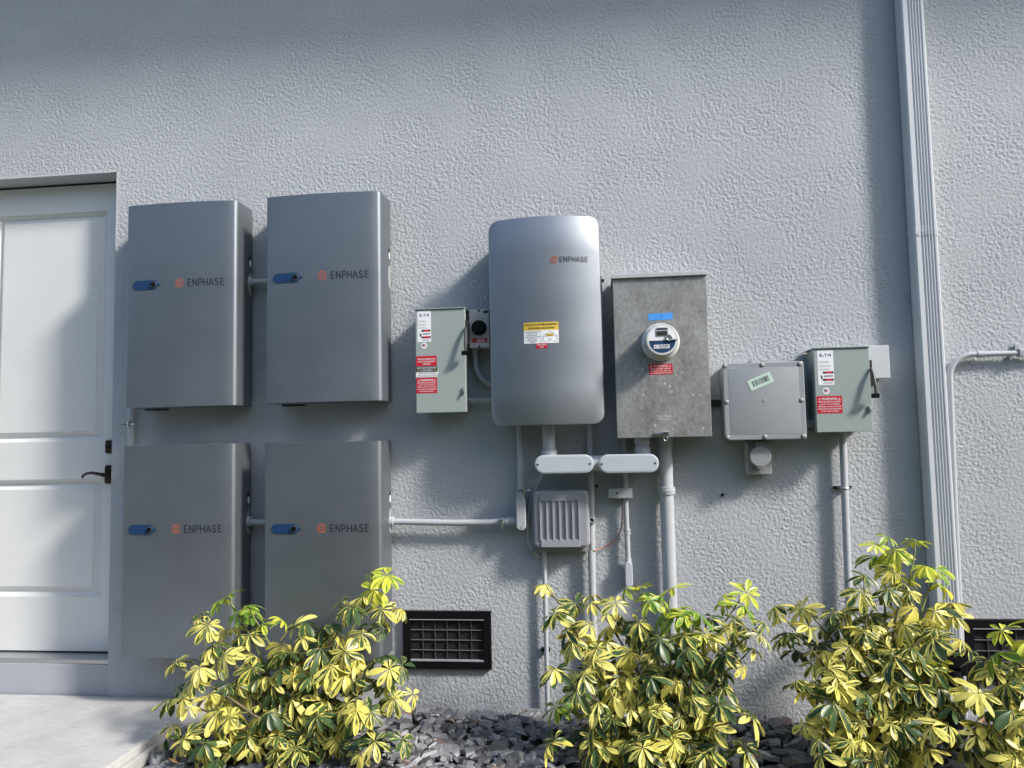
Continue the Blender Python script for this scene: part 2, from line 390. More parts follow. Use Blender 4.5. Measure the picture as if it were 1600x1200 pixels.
fade = sst(field(.40, .7), -1.6, .8)
n1 = ragged(.048, .015, 2.2); n2 = ragged(.030, .0095, 2.1)
hgt = .60 * sst(n1, -.35, .22) + .40 * sst(n2, -.5, .45) + .07 * n2 + .05 * n1
hgt = (hgt - hgt.max()) * (.00135 + .0009 * fade)          # knocked-down texture, all of it cut back from the wall plane
def patch(x0, x1, z0, z1):
    nx = int(round((x1 - x0) / ST)); nz = int(round((z1 - z0) / ST))
    X = np.linspace(x0, x1, nx + 1); Z = np.linspace(z0, z1, nz + 1)
    ix = ((X - GX0) / ST).round().astype(int) % NX; iz = np.clip(((Z - GZ0) / ST).round().astype(int), 0, NZ - 1)
    H = hgt[np.ix_(iz, ix)].copy()
    if x0 == DX1: H *= np.where(Z[:, None] < DZ1, np.clip((X - x0) / .012, .15, 1)[None, :], 1)
    if z0 == DZ1: H *= np.clip((Z - z0) / .012, .15, 1)[:, None]
    co = np.empty((nz + 1, nx + 1, 3)); co[..., 0] = X[None, :]; co[..., 1] = -H; co[..., 2] = Z[:, None]
    k = np.arange((nz + 1) * (nx + 1)).reshape(nz + 1, nx + 1)
    return co.reshape(-1, 3), np.stack([k[:-1, :-1], k[:-1, 1:], k[1:, 1:], k[1:, :-1]], -1).reshape(-1, 4)
T = 0.16
for q in ([P(DX1, 0, -0.13), P(DX1, -T, -0.13), P(DX1, -T, DZ1), P(DX1, 0, DZ1)], [P(DX0, -T, -0.13), P(DX0, 0, -0.13), P(DX0, 0, DZ1), P(DX0, -T, DZ1)],
          [P(DX0, 0, DZ1), P(DX1, 0, DZ1), P(DX1, -T, DZ1), P(DX0, -T, DZ1)]):
    b.face([b.bm.verts.new(p) for p in q], M['stucco'])
b.box(X0, X1, -0.30, -T - 0.01, -0.13, ZT, M['stucco'])
bmesh.ops.remove_doubles(b.bm, verts=b.bm.verts, dist=1e-5)
wall = b.build('wall', house, recalc=False)
def add_patches(o, patches):
    me = o.data; v0 = np.empty(len(me.vertices) * 3); me.vertices.foreach_get('co', v0); v0 = v0.reshape(-1, 3)
    polys = [list(p.vertices) for p in me.polygons]; w = np.array(wloc(o))
    V = [v0]; F = np.concatenate([np.array(p) for p in polys]); tot = [len(p) for p in polys]; n = len(v0); L = [F]
    for co, fa in patches:
        V.append(co - w); L.append((fa + n).reshape(-1)); tot += [4] * len(fa); n += len(co)
    V = np.concatenate(V); L = np.concatenate(L).astype(np.int32); tot = np.array(tot, np.int32); st = np.concatenate([[0], np.cumsum(tot)[:-1]]).astype(np.int32)
    me2 = bpy.data.meshes.new('wall'); me2.vertices.add(len(V)); me2.vertices.foreach_set('co', V.reshape(-1).astype(np.float32))
    me2.loops.add(len(L)); me2.loops.foreach_set('vertex_index', L); me2.polygons.add(len(tot)); me2.polygons.foreach_set('loop_start', st)
    sm = np.zeros(len(tot), bool); sm[len(polys):] = True; me2.polygons.foreach_set('use_smooth', sm)
    me2.update(calc_edges=True); me2.validate()
    for m in me.materials: me2.materials.append(m)
    o.data = me2
add_patches(wall, [patch(DX1, 6.2, -0.13, 3.75), patch(DX0, DX1, DZ1, 3.75), patch(-2.2, DX0, -0.13, 3.75)])
b = MB(); b.box(DX0 + 0.001, DX1 - 0.001, -0.15, -0.008, -0.12, 0.165, M['base'], 0.004); b.build('door_step', house)
b = MB(); b.box(DX0 + 0.001, DX1 - 0.001, -0.15, -0.012, 0.166, 0.188, M['alu'], 0.003); b.build('threshold', house)
b = MB()
b.box(DX0 + 0.001, DX1 - 0.001, -0.159, -0.152, DZ1 - 0.016, DZ1 - 0.001, M['door']); b.build('door_frame', house)

def panel_door():
    b = MB(); d0 = -0.12; m = M['door']
    xa, xb, za, zb = DX0 + 0.004, DX1 - 0.004, 0.197, 2.637
    pans = [(-0.985, -0.335, 1.270, 2.492), (-0.985, -0.335, 0.470, 1.073)]
    # stile and rail face with two moulded openings
    xs = [xa, -0.985, -0.335, xb]; zs = [za, 0.470, 1.073, 1.270, 2.492, zb]
    for i in range(3):
        for j in range(5):
            if i == 1 and j in (1, 3): continue
            b.rect(xs[i], xs[i + 1], zs[j], zs[j + 1], d0, m)
    for x0, x1, z0, z1 in pans:
        prof = [(0.0, 0.0), (0.0015, -0.007), (0.006, -0.009), (0.018, -0.022), (0.0195, -0.0245), (0.027, -0.0245), (0.050, -0.009), (0.0515, -0.006), (0.058, -0.006)]
        L = [[P(x0 + i, d0 + dd, z0 + i), P(x1 - i, d0 + dd, z0 + i), P(x1 - i, d0 + dd, z1 - i), P(x0 + i, d0 + dd, z1 - i)] for i, dd in prof]
        b.loft(L, m, False, True)
    bmesh.ops.remove_doubles(b.bm, verts=b.bm.verts, dist=1e-5)
    b.box(xa, xb, -0.162, -0.147, za, zb, m)
    return b.build('door', house, recalc=False)
door = panel_door(); door['label'] = 'white two-panel door with dark bronze lever'
b = MB()
b.plate(-0.318, -0.258, 1.047, 1.143, -0.1195, -0.108, M['bronze'], 0.012, 0.004)
b.lathe(P(-0.288, -0.108, 1.095), (0, -1, 0), [(0, .017), (.012, .016), (.03, .011), (.05, .011), (.056, .009)], M['bronze'], 18)
b.tube([P(-0.288, -0.062, 1.095), P(-0.318, -0.060, 1.100), P(-0.35, -0.060, 1.106), P(-0.38, -0.060, 1.104), P(-0.402, -0.061, 1.093), P(-0.408, -0.064, 1.082)], [.010, .009, .008, .007, .0065, .006], M['bronze'], 10)
b.build('lever_handle', door)
b = MB(); b.plate(-0.318, -0.262, 1.203, 1.272, -0.1195, -0.108, M['bronze'], 0.010, 0.004)
b.lathe(P(-0.288, -0.108, 1.237), (0, -1, 0), [(0, .02), (.006, .019), (.012, .013), (.016, .012)], M['bronze'], 18); b.build('deadbolt', door)
b = MB(); b.box(X0, X1, 0.0, 0.80, 4.54, 4.56, M['fascia']); 
roof = b.build('eave', house)
b = MB(); b.box(X0, X1, 0.80, 0.825, 4.50, 4.60, M['fascia']); b.build('fascia', roof)
b = MB(); b.box(X0, X1, -0.3, 0.80, 4.565, 4.85, M['fascia']); b.build('roof_edge', roof)

# ---------------------------------------------------------------- logo and label helpers
def wordmark(b, x, z, h, w, d, m):
    """seven spaced thin capitals drawn as strokes"""
    t = h * 0.15
    def st(pts, closed=False):
        for (xa, za), (xb, zb) in zip(pts[:-1], pts[1:]):
            dx, dz = xb - xa, zb - za; q = max(math.hypot(dx, dz), 1e-9); ux, uz = dx / q * t / 2, dz / q * t / 2
            b.poly([(xa - ux + uz, za - uz - ux), (xb + ux + uz, zb + uz - ux), (xb + ux - uz, zb + uz + ux), (xa - ux - uz, za - uz + ux)], d, m)
    lw = w / 7 * 0.70; step = (w - lw) / 6
    for i, ch in enumerate('ENPHASE'):
        a = x + i * step; c = a + lw; q = lw
        if ch == 'E': st([(a + .12 * q, z), (a + .12 * q, z + h)]); [st([(a + .12 * q, z + h * k), (c - .12 * q * (2 if k == .5 else 1), z + h * k)]) for k in (0, .5, 1)]
        if ch == 'N': st([(a, z), (a, z + h), (c, z), (c, z + h)])
        if ch == 'H': st([(a, z), (a, z + h)]); st([(c, z), (c, z + h)]); st([(a, z + h * .5), (c, z + h * .5)])
        if ch == 'A': st([(a - .1 * q, z), ((a + c) / 2, z + h), (c + .1 * q, z)]); st([(a + .12 * q, z + h * .3), (c - .12 * q, z + h * .3)])
        if ch == 'P': st([(a + .1 * q, z), (a + .1 * q, z + h), (c - .35 * q, z + h)] + [(c - .35 * q + .3 * q * math.sin(k), z + h * .72 + h * .28 * math.cos(k)) for k in (.5, 1.0, 1.57, 2.1, 2.6, 3.14)] + [(a + .1 * q, z + h * .44)])
        if ch == 'S':
            pts = [((a + c) / 2 + .40 * q * math.cos(R(k)), z + h * .75 + h * .25 * math.sin(R(k))) for k in range(30, 271, 30)]
            pts += [((a + c) / 2 + .44 * q * math.cos(R(k)), z + h * .25 + h * .25 * math.sin(R(k))) for k in range(90, -151, -30)]
            st(pts)
def emblem(b, x, z, r, d, m):
    b.ring(x, z, r, r * .80, d, m, 12, 168); b.ring(x, z, r, r * .80, d, m, 192, 348)
    b.rect(x - r * 1.05, x + r * .55, z - r * .07, z + r * .07, d, m)
    b.ring(x, z + r * .02, r * .55, r * .42, d, m, 10, 170); b.ring(x, z - r * .02, r * .55, r * .42, d, m, 190, 350)
def lines(b, x0, x1, z0, z1, n, d, m, rnd, fill=0.5, centre=True):
    """lines of print too small to read"""
    p = (z1 - z0) / n
    for i in range(n):
        w = (x1 - x0) * rnd.uniform(.62, 1.0); a = (x0 + x1) / 2 - w / 2 if centre else x0
        x = a; zz = z1 - (i + .75) * p
        while x < a + w - .001:
            q = rnd.uniform(.0025, .008); q = min(q, a + w - x); b.rect(x, x + q, zz, zz + p * fill, d, m); x += q + .0014
def triangle(b, x, z, s, d, m, inner):
    b.poly([(x - s, z), (x + s, z), (x, z + 1.75 * s)], d, m); b.poly([(x - s * .55, z + s * .28), (x + s * .55, z + s * .28), (x, z + 1.22 * s)], d + .0003, inner)

# ---------------------------------------------------------------- four wall batteries
def battery():
    t = thing('wall_battery', 'grey battery cabinet beside the top of the white door, upper left of four', 'battery', P(0.271, 0.0, 1.42), 'grey battery cabinets on the wall')
    x0, x1, z0, z1, D, r = -0.012, 0.543, 1.42, 2.40, 0.205, 0.024
    xc, hw = (x0 + x1) / 2, (x1 - x0) / 2
    Dx = lambda x: D + .005 - .016 * ((x - xc) / hw) ** 2          # the front is gently bowed
    def bend(b):
        for v in b.bm.verts: v.co.y -= Dx(v.co.x) - D
        return b
    def prof(i):
        a0, a1 = x0 + i, x1 - i; q = .011; q1 = r; De = Dx(x1) - i
        pts = [(a0, 0.028), (a1, 0.028)]
        pts += [(a1 - q1 + q1 * math.cos(R(k)), De - q1 + q1 * math.sin(R(k))) for k in range(0, 80, 10)]
        xs = [a1 - q1 + q1 * math.cos(R(78)) + (a0 + q - (a1 - q1 + q1 * math.cos(R(78)))) * k / 17 for k in range(1, 17)]
        pts += [(x, Dx(x) - i - .0012 * max(0, (x - a1 + .03) / .03)) for x in xs]
        pts += [(a0 + q + q * math.cos(R(k)), De + .0005 - q + q * math.sin(R(k))) for k in range(100, 181, 16)]
        return pts
    b = MB(); b.loft([[P(x, d, z) for x, d in prof(i)] for z, i in ((z0, .0015), (z0 + .0015, 0), (z1 - .0015, 0), (z1, .0015))], M['bat'], smooth=True)
    b.build('cabinet', t, auto=25)
    b = MB(); b.box(x0 + .012, x1 - .010, 0.004, 0.027, z0 + .03, z1 - .03, M['dark']); b.box(x0 + .02, x0 + .12, .02, .06, z0 - .008, z0 + .01, M['dark']); b.box(x0 - .026, x0 - .002, .05, .056, 1.90, 2.06, M['bat'])
    b.lathe(P(x0 - .018, .056, 2.045), (0, -1, 0), [(0, .005), (.004, .004)], M['steel'], 8); b.lathe(P(x0 - .018, .056, 1.925), (0, -1, 0), [(0, .005), (.004, .004)], M['steel'], 8); b.build('mounting_bracket', t)
    # service openings in the right flank
    b = MB()
    def flank(d, z, rd, rz, m, e):
        b.loft([[Vector((x, -(d + rd * math.cos(2 * math.pi * k / 16)), z + rz * math.sin(2 * math.pi * k / 16))) for k in range(16)] for x in (x1 - .004, x1 + e)], m)
    flank(.052, 2.135, .016, .030, M['dark'], .0008); flank(.050, 2.126, .012, .018, M['white'], .0016)
    b.build('service_port', t)
    b = MB()
    b.loft([[Vector((x, -(.044 + .030 * max(-.35, math.cos(2 * math.pi * k / 20))), 2.022 + .058 * math.sin(2 * math.pi * k / 20))) for k in range(20)] for x in (x1 - .004, x1 + .0012)], M['eaton'])
    b.build('knockout_cover', t)
    # blue breaker plate with its round knob
    b = MB(); zc = 2.006
    b.plate(.026, .158, zc - .0225, zc + .0225, D - .002, D + .003, M['blue'], .0222, .001, 8)
    b.plate(.156, .171, zc - .005, zc + .005, D - .002, D + .0028, M['blue'], .0048, .001, 5)
    lines(b, .04, .115, zc - .013, zc + .013, 3, D + .0034, M['navy'], random.Random(4))
    pl = bend(b).build('breaker_plate', t)
    b = MB(); b.lathe(P(.1375, D + .003, zc), (0, -1, 0), [(0, .0145), (.002, .0145), (.002, .0125)], M['alu'], 24)
    b.lathe(P(.1375, D + .003, zc), (0, -1, 0), [(.002, .0128), (.006, .0122), (.007, .011), (.007, .006)], M['black'], 24); bend(b).build('knob', pl)
    b = MB(); emblem(b, .269, zc + .002, .0215, D + .0008, M['orange']); wordmark(b, .309, zc - .013, .0305, .178, D + .0008, M['ink'])
    bend(b).build('logo', t, recalc=False)
    return t
bat = battery()
for (dx, dz, lab) in ((.704, .004, 'grey battery cabinet to the left of the narrow green-grey switch box, upper right of four'),
                      (-.003, -1.158, 'grey battery cabinet beside the door lever, lower left of four'),
                      (.698, -1.159, 'grey battery cabinet above the black vent, lower right of four, partly behind the shrub')):
    c = copy_tree(bat); c.location = bat.location + Vector((dx, 0, dz)); c['label'] = lab

# ---------------------------------------------------------------- conduits
def conduit(label, pts, r, extras=(), m='painted', name='conduit', cat='conduit', group='grey conduits on the wall'):
    t = thing(name, label, cat, Vector(pts[0]), group)
    b = MB(); b.tube(pts, r, M[m], 16); b.build('pipe', t)
    for nm, p, ax, prof, mm in extras:
        b = MB(); b.lathe(p, ax, prof, M[mm], 20, False); b.build(nm, t)
    return t
def clamp(t, x, d, z, horizontal=True, mm='steel'):
    b = MB()
    if horizontal:
        b.box(x - .004, x + .004, d + .012, d + .028, z - .020, z + .022, M[mm], .001); b.tube([P(x - .013, d + .03, z + .012), P(x + .014, d + .03, z + .012)], .005, M[mm], 8); b.tube([P(x, d + .03, z - .008), P(x, d + .03, z - .034)], .0045, M[mm], 8)
    else:
        b.box(x - .022, x + .030, d + .010, d + .026, z - .004, z + .004, M[mm], .001); b.tube([P(x + .018, d + .026, z - .012), P(x + .018, d + .026, z + .014)], .006, M[mm], 8); b.tube([P(x + .030, d + .02, z), P(x + .046, d + .02, z)], .005, M[mm], 8)
    b.build('clamp', t)
def coup(x, z0, z1, r, d, nm='coupling', mm='painted'):
    h = z1 - z0; return (nm, P(x, d, z0), (0, 0, 1), [(0, r * .97), (0.0005, r), (h, r), (h + .0005, r * .97)], mm)
def hcoup(z, x0, x1, r, d, nm='coupling', mm='painted'):
    h = x1 - x0; return (nm, P(x0, d, z), (1, 0, 0), [(0, r * .97), (0.0005, r), (h, r), (h + .0005, r * .97)], mm)

conduit('short conduit joining the two upper battery cabinets', [P(.535, .05, 2.034), P(.60, .05, 2.033), P(.745, .05, 2.033)], .0145, [hcoup(2.034, .541, .560, .024, .05, 'locknut')])
conduit('short conduit joining the two lower battery cabinets', [P(.535, .05, .866), P(.60, .05, .861), P(.745, .05, .861)], .0145, [hcoup(.866, .538, .557, .024, .05, 'locknut')])
t = conduit('long pale conduit running right from the lower battery to the small upright fitting', [P(1.225, .05, .860), P(1.35, .05, .8575), P(1.55, .05, .852), P(1.70, .05, .853), P(1.85, .05, .857)], .0145,
        [hcoup(.860, 1.238, 1.258, .024, .05, 'locknut'), hcoup(.857, 1.79, 1.845, .0185, .05, 'coupling')]); clamp(t, 1.775, .045, .857)
t = conduit('short upright conduit with a clamp between the left-hand batteries', [P(-.082, .03, 1.20), P(-.082, .03, 2.05)], .0165); clamp(t, -.098, .03, 1.348, False)
t = conduit('upright conduit from the tall curved cabinet down to the small upright fitting', [P(1.866, .05, 1.32), P(1.866, .05, 1.12), P(1.863, .05, .96)], .0175, [coup(1.863, .968, .992, .0215, .05)]); clamp(t, 1.864, .05, 1.0, False)
conduit('thick short conduit under the tall curved cabinet, collared above a long oval cover', [P(2.002, .11, 1.32), P(2.002, .11, 1.14)], .0285, [coup(2.002, 1.150, 1.183, .036, .11, 'collar')])
t = conduit('thin upright conduit running down behind the ribbed utility box into the shrub', [P(2.188, .035, 1.32), P(2.186, .035, .95), P(2.180, .035, .4), P(2.178, .035, -.08)], .0150, [coup(2.180, .02, .72, .0168, .035, 'lower_sleeve')])
conduit('thick short conduit from the steel meter cabinet into the right oval cover', [P(2.421, .11, 1.26), P(2.421, .11, 1.14)], .030, [coup(2.421, 1.150, 1.188, .0345, .11, 'collar'), coup(2.421, 1.202, 1.24, .0345, .11, 'collar')])
conduit('thickest upright conduit below the steel meter cabinet', [P(2.5265, .052, 1.26), P(2.5262, .052, .6), P(2.5255, .052, -.08)], .0312,
        [coup(2.5265, .974, 1.006, .0375, .052, 'collar'), coup(2.5265, .985, .995, .0395, .052, 'bead'), coup(2.5265, 1.19, 1.235, .036, .052, 'adapter')])
t = conduit('thinnest pale conduit dropping from the ribbed utility box to the slate chips', [P(1.963, .028, .74), P(1.963, .028, .3), P(1.962, .028, -.08)], .0105)
b = MB(); b.box(1.940, 1.978, .002, .030, .262, .278, M['black'], .002); b.build('clip', t)
conduit('thin upright conduit carrying the small bonding box, ending in an oval fitting', [P(2.342, .03, 1.26), P(2.343, .03, .9), P(2.346, .03, .655)], .0115, [coup(2.3455, .792, .802, .0145, .03), coup(2.3455, .806, .816, .0145, .03), coup(2.346, .668, .684, .0145, .03)])
conduit('curved flexible conduit dropping from the rotary switch behind the tall cabinet', [P(1.659, .04, 1.70), P(1.659, .04, 1.62)] + arc(1.775, 1.60, .116, 180, 262, .04, 10) + [P(1.80, .04, 1.482)], .0125, [coup(1.659, 1.640, 1.672, .0165, .04)], 'pvc')
conduit('short level conduit joining the narrow switch box to the tall cabinet', [P(1.60, .045, 1.420), P(1.80, .045, 1.420)], .0115, [hcoup(1.420, 1.632, 1.655, .0165, .045)])
t = conduit('upright conduit below the right-hand switch box, held by a dark strap', [P(3.309, .035, 1.26), P(3.304, .035, .9), P(3.298, .035, .4), P(3.294, .035, -.08)], .0158)
b = MB(); b.box(3.262, 3.342, .004, .014, .985, .998, M['dark'], .002); b.tube([P(3.284, .014, .991)] + [P(3.303 - .0185 * math.cos(R(k)), .035 + .0185 * math.sin(R(k)), .991) for k in range(0, 181, 20)] + [P(3.322, .014, .991)], .0045, M['alu'], 8); b.build('strap', t)
conduit('stub of conduit between the flat grey box and the right-hand switch box', [P(3.09, .04, 1.279), P(3.22, .04, 1.279)], .0165)
t = conduit('conduit rising behind the downspout and elbowing right along the wall', [P(3.752, .028, -.08), P(3.765, .028, .9), P(3.776, .028, 1.40), P(3.777, .028, 1.47)] + arc(3.876, 1.47, .099, 180, 90, .028, 10) + [P(4.0, .028, 1.5685), P(6.5, .028, 1.566)], .0118, [hcoup(1.5688, 3.895, 3.925, .0148, .028), hcoup(1.568, 4.085, 4.12, .0148, .028)])
b = MB(); b.box(4.062, 4.082, .003, .012, 1.580, 1.612, M['alu'], .002); b.box(4.064, 4.080, .012, .044, 1.552, 1.586, M['alu'], .003); b.build('strap', t)
b = MB(); b.box(3.765, 3.800, .003, .01, 1.182, 1.192, M['alu'], .002); b.build('clip', t)

def oval_fitting(label, x0, x1, z0, z1, d, m, screw_at, hubs, name='oval_fitting'):
    t = thing(name, label, 'conduit fitting', P((x0 + x1) / 2, 0, z0), 'oval conduit fittings')
    w = min(x1 - x0, z1 - z0); i = w * .09
    b = MB(); b.plate(x0 + i, x1 - i, z0 + i, z1 - i, max(.012, d - .11), d - .012, M[m], (w - 2 * i) / 2 * .98, 0, 9); b.build('body', t)
    b = MB(); b.plate(x0, x1, z0, z1, d - .014, d, M[m], w / 2 * .99, .004, 9); c = b.build('cover', t)
    b = MB(); b.plate(x0 + w * .085, x1 - w * .085, z0 + w * .085, z1 - w * .085, d - .002, d + .0012, M[m], w * .40, .0008, 9); b.build('raised_face', c)
    for x, z in screw_at:
        b = MB(); b.lathe(P(x, d + .0008, z), (0, -1, 0), [(0, w * .055), (.0022, w * .05), (.003, w * .03)], M['dark'], 12); b.build('screw', c)
    for p, ax, h, r in hubs:
        b = MB(); b.lathe(p, ax, [(0, r), (h, r)], M[m], 20, False); b.build('hub', t)
    return t
oval_fitting('long oval conduit cover under the tall cabinet, left of two', 1.941, 2.203, 1.080, 1.162, .19, 'cover', [(1.956, 1.121), (2.187, 1.121)], [(P(2.17, .11, 1.121), (1, 0, 0), .052, .034)])
oval_fitting('long oval conduit cover under the meter cabinet, right of two', 2.224, 2.486, 1.078, 1.160, .19, 'cover', [(2.239, 1.119), (2.470, 1.119)], [(P(2.2232, .11, 1.119), (1, 0, 0), .03, .036)])
oval_fitting('small upright oval fitting at the left of the ribbed utility box', 1.842, 1.887, .818, .974, .09, 'pvc', [(1.865, .962), (1.864, .832)], [])
oval_fitting('small pale oval fitting hanging just above the shrub', 2.329, 2.363, .559, .673, .055, 'cover', [], [])

# ---------------------------------------------------------------- safety switches
def eaton_plate(b, x0, x1, z0, z1, d):
    b.plate(x0, x1, z0, z1, d - .001, d + .0006, M['white']); w = x1 - x0; e = d + .0011
    xx = x0 + w * .16; h = .0125; zz = z1 - .026; k = w * .70 / 4.6
    for ch, px in (('E', 0), ('T', 1.95), ('N', 3.65)): b.text(ch, xx + px * k, zz, h, e, M['navy'], k * .95, 'LEFT', .03)
    b.poly([(xx + 1.08 * k, zz), (xx + 1.75 * k, zz), (xx + 1.42 * k, zz + h * .5)], e, M['navy'])
    b.rect(xx + 3.05 * k, xx + 3.4 * k, zz + h * .38, zz + h * .65, e, M['navy'])
    rn = random.Random(7)
    for a, q in ((.30, .37), (.42, .48), (.52, .57)): lines(b, x0 + w * .06, x1 - w * .08, z1 - (z1 - z0) * q, z1 - (z1 - z0) * a, 2, e, M['greyink'], rn, .4, False)
    for a in (.635, .845):
        z = z1 - (z1 - z0) * a; b.rect(x0 + w * .32, x1 - w * .03, z - .005, z + .004, e, M['red'])
        b.rect(x0 + w * .32, x0 + w * .45, z - .005, z + .004, e + .0003, M['ink']); b.rect(x1 - w * .12, x1 - w * .03, z - .005, z + .004, e + .0003, M['ink'])
    lines(b, x0 + w * .34, x1 - w * .04, z0 + (z1 - z0) * .225, z0 + (z1 - z0) * .29, 1, e, M['ink'], rn, .5); lines(b, x0 + w * .3, x1 - w * .05, z0 + .004, z0 + .016, 2, e, M['greyink'], rn, .4)
    b.poly([(x0 + w * .15, z0 + (z1 - z0) * .28), (x0 + w * .24, z0 + (z1 - z0) * .14), (x0 + w * .30, z0 + (z1 - z0) * .2), (x0 + w * .24, z0 + (z1 - z0) * .28)], e, M['ink'])
def flag_badge(b, x, z, r, d):
    b.disc(x, z, r, d + .0006, M['white']); w = r * 1.1
    for k in range(4): b.rect(x - w * .5, x + w * .5, z - r * .4 + k * r * .24, z - r * .4 + k * r * .24 + r * .12, d + .001, M['red'])
    b.rect(x - w * .5, x, z, z + r * .52, d + .0013, M['navy'])
def shock_sticker(b, x0, x1, z0, z1, d):
    b.plate(x0, x1, z0, z1, d - .001, d + .0006, M['red'], .003); e = d + .0011; w = x1 - x0; h = z1 - z0; c = (x0 + x1) / 2
    b.text('WARNING', c, z1 - h * .225, h * .135, e, M['white'], w * .62, bold=.012)
    triangle(b, x0 + w * .11, z1 - h * .225, w * .05, e, M['white'], M['red']); triangle(b, x1 - w * .11, z1 - h * .225, w * .05, e, M['white'], M['red'])
    for k, s in enumerate(('ELECTRIC SHOCK HAZARD', 'DO NOT TOUCH TERMINALS', 'TERMINALS ON BOTH LINE AND', 'LOAD SIDES MAY BE ENERGIZED', 'IN THE OPEN POSITION')):
        b.text(s, c, z1 - h * (.375 + .135 * k), h * (.095 if k == 0 else .075), e, M['white'], w * (.88, .8, .92, .92, .7)[k], bold=.008)
def safety_switch(label, x0, x1, z0, z1, D):
    t = thing('safety_switch', label, 'switch box', P((x0 + x1) / 2, 0, z0), 'green-grey safety switches')
    b = MB(); b.box(x0 + .012, x1 - .014, .004, D - .035, z0 + .006, z1 - .004, M['eaton'], .002); b.build('box', t)
    b = MB(); b.box(x0, x1, D - .040, D, z0, z1 - .005, M['eaton'], .0025); b.build('front_cover', t)
    b = MB(); b.box(x0 - .002, x1 + .002, .004, D + .006, z1 - .004, z1, M['eaton'], .001); b.build('rain_hood', t)
    b = MB(); zc = z1 - .13
    b.plate(x1 - .010, x1 + .012, zc + .015 - .055, zc + .015 + .055, D - .07, D - .006, M['dark'], 0, 0)
    b.tube([P(x1 + .004, D + .004, zc + .035), P(x1 + .006, D + .020, zc + .006), P(x1 + .008, D + .034, zc - .05), P(x1 + .008, D + .036, zc - .078)], [.005, .007, .0075, .006], M['wire'], 10)
    b.box(x1 - .010, x1 + .020, D + .024, D + .044, zc - .096, zc - .076, M['black'], .003); b.build('handle', t)
    b = MB(); zl = z0 + .095
    b.box(x1 - .018, x1 - .008, D - .001, D + .006, zl - .016, zl + .014, M['steel'], .001); b.tube([P(x1 - .012, D + .006, zl + .006), P(x1 - .006, D + .014, zl - .004), P(x1 - .014, D + .010, zl - .020)], .003, M['steel'], 8); b.build('latch', t)
    return t
LD = safety_switch('tall narrow green-grey switch box with four red, black and white stickers', 1.400, 1.631, 1.364, 1.846, .16)
b = MB(); eaton_plate(b, 1.409, 1.473, 1.691, 1.836, .16); b.build('instruction_label', LD, recalc=False)
b = MB(); flag_badge(b, 1.440, 1.674, .0145, .16); b.build('flag_badge', LD, recalc=False)
b = MB(); b.plate(1.401, 1.498, 1.579, 1.626, .159, .1606, M['red'], .003)
for k, s in enumerate(('ON-SITE GENERATION', 'UTILITY DISCONNECT', 'SWITCH')): b.text(s, 1.4495, 1.608 - .0115 * k, .0075, .1611, M['white'], (.084, .084, .036)[k], bold=.012)
b.build('red_sticker', LD, recalc=False)
b = MB(); b.plate(1.401, 1.499, 1.552, 1.577, .159, .1606, M['ink'])
b.text('PHOTOVOLTAIC SYSTEM', 1.45, 1.567, .0072, .1611, M['white'], .088, bold=.012); b.text('AC DISCONNECT', 1.45, 1.556, .0072, .1611, M['white'], .058, bold=.012)
for x in (1.4105, 1.4895): triangle(b, x, 1.5555, .0055, .1611, M['yellow'], M['ink'])
b.build('black_sticker', LD, recalc=False)
b = MB(); b.plate(1.400, 1.4985, 1.529, 1.541, .159, .1606, M['white']); b.plate(1.400, 1.505, 1.540, 1.551, .159, .1609, M['white'])
b.text('OPERATING CURRENT', 1.454, 1.5425, .006, .1613, M['ink'], .088); b.text('OPERATING VOLTAGE', 1.449, 1.5315, .006, .1611, M['ink'], .088); b.build('white_sticker', LD, recalc=False)
b = MB(); shock_sticker(b, 1.401, 1.498, 1.454, 1.526, .16); b.build('warning_sticker', LD, recalc=False)
RD = safety_switch('squarer green-grey switch box with one red warning sticker, near the downspout', 3.166, 3.396, 1.239, 1.606, .16)
b = MB(); eaton_plate(b, 3.180, 3.247, 1.443, 1.593, .16); b.build('instruction_label', RD, recalc=False)
b = MB(); flag_badge(b, 3.211, 1.417, .0145, .16); b.build('flag_badge', RD, recalc=False)
b = MB(); shock_sticker(b, 3.170, 3.275, 1.320, 1.395, .16); b.build('warning_sticker', RD, recalc=False)

t = thing('blank_box', 'small plain pale box tucked behind the right-hand switch box', 'box', P(3.46, 0, 1.47), None)
b = MB(); b.box(3.405, 3.499, .004, .092, 1.472, 1.612, M['lidwhite'], .002); b.build('body', t)
b = MB(); b.plate(3.403, 3.501, 1.470, 1.614, .092, .10, M['lidwhite'], 0, .002); b.build('lid', t)

t = thing('rotary_switch', 'small off-white switch box with a black round knob beside the tall cabinet', 'switch', P(1.688, 0, 1.663), None)
b = MB(); b.plate(1.642, 1.734, 1.665, 1.842, .004, .075, M['beige'], .004, .002); b.build('box', t)
b = MB(); b.plate(1.640, 1.736, 1.663, 1.844, .075, .10, M['beige'], .006, .003)
for z in (1.668, 1.838): b.disc(1.688, z, .0055, .1006, M['black'], 12)
b.build('lid', t)
b = MB(); b.lathe(P(1.688, .0995, 1.757), (0, -1, 0), [(0, .036), (.004, .035), (.006, .0325), (.03, .031), (.034, .028), (.034, .01)], M['black'], 32); b.plate(1.681, 1.695, 1.730, 1.784, .13, .139, M['black'], .003, .001); b.build('knob', t)
b = MB(); b.plate(1.651, 1.726, 1.687, 1.709, .099, .1008, M['red']); triangle(b, 1.659, 1.690, .005, .1012, M['yellow'], M['ink']); lines(b, 1.668, 1.722, 1.689, 1.707, 3, .1012, M['white'], random.Random(3)); b.build('red_sticker', t, recalc=False)
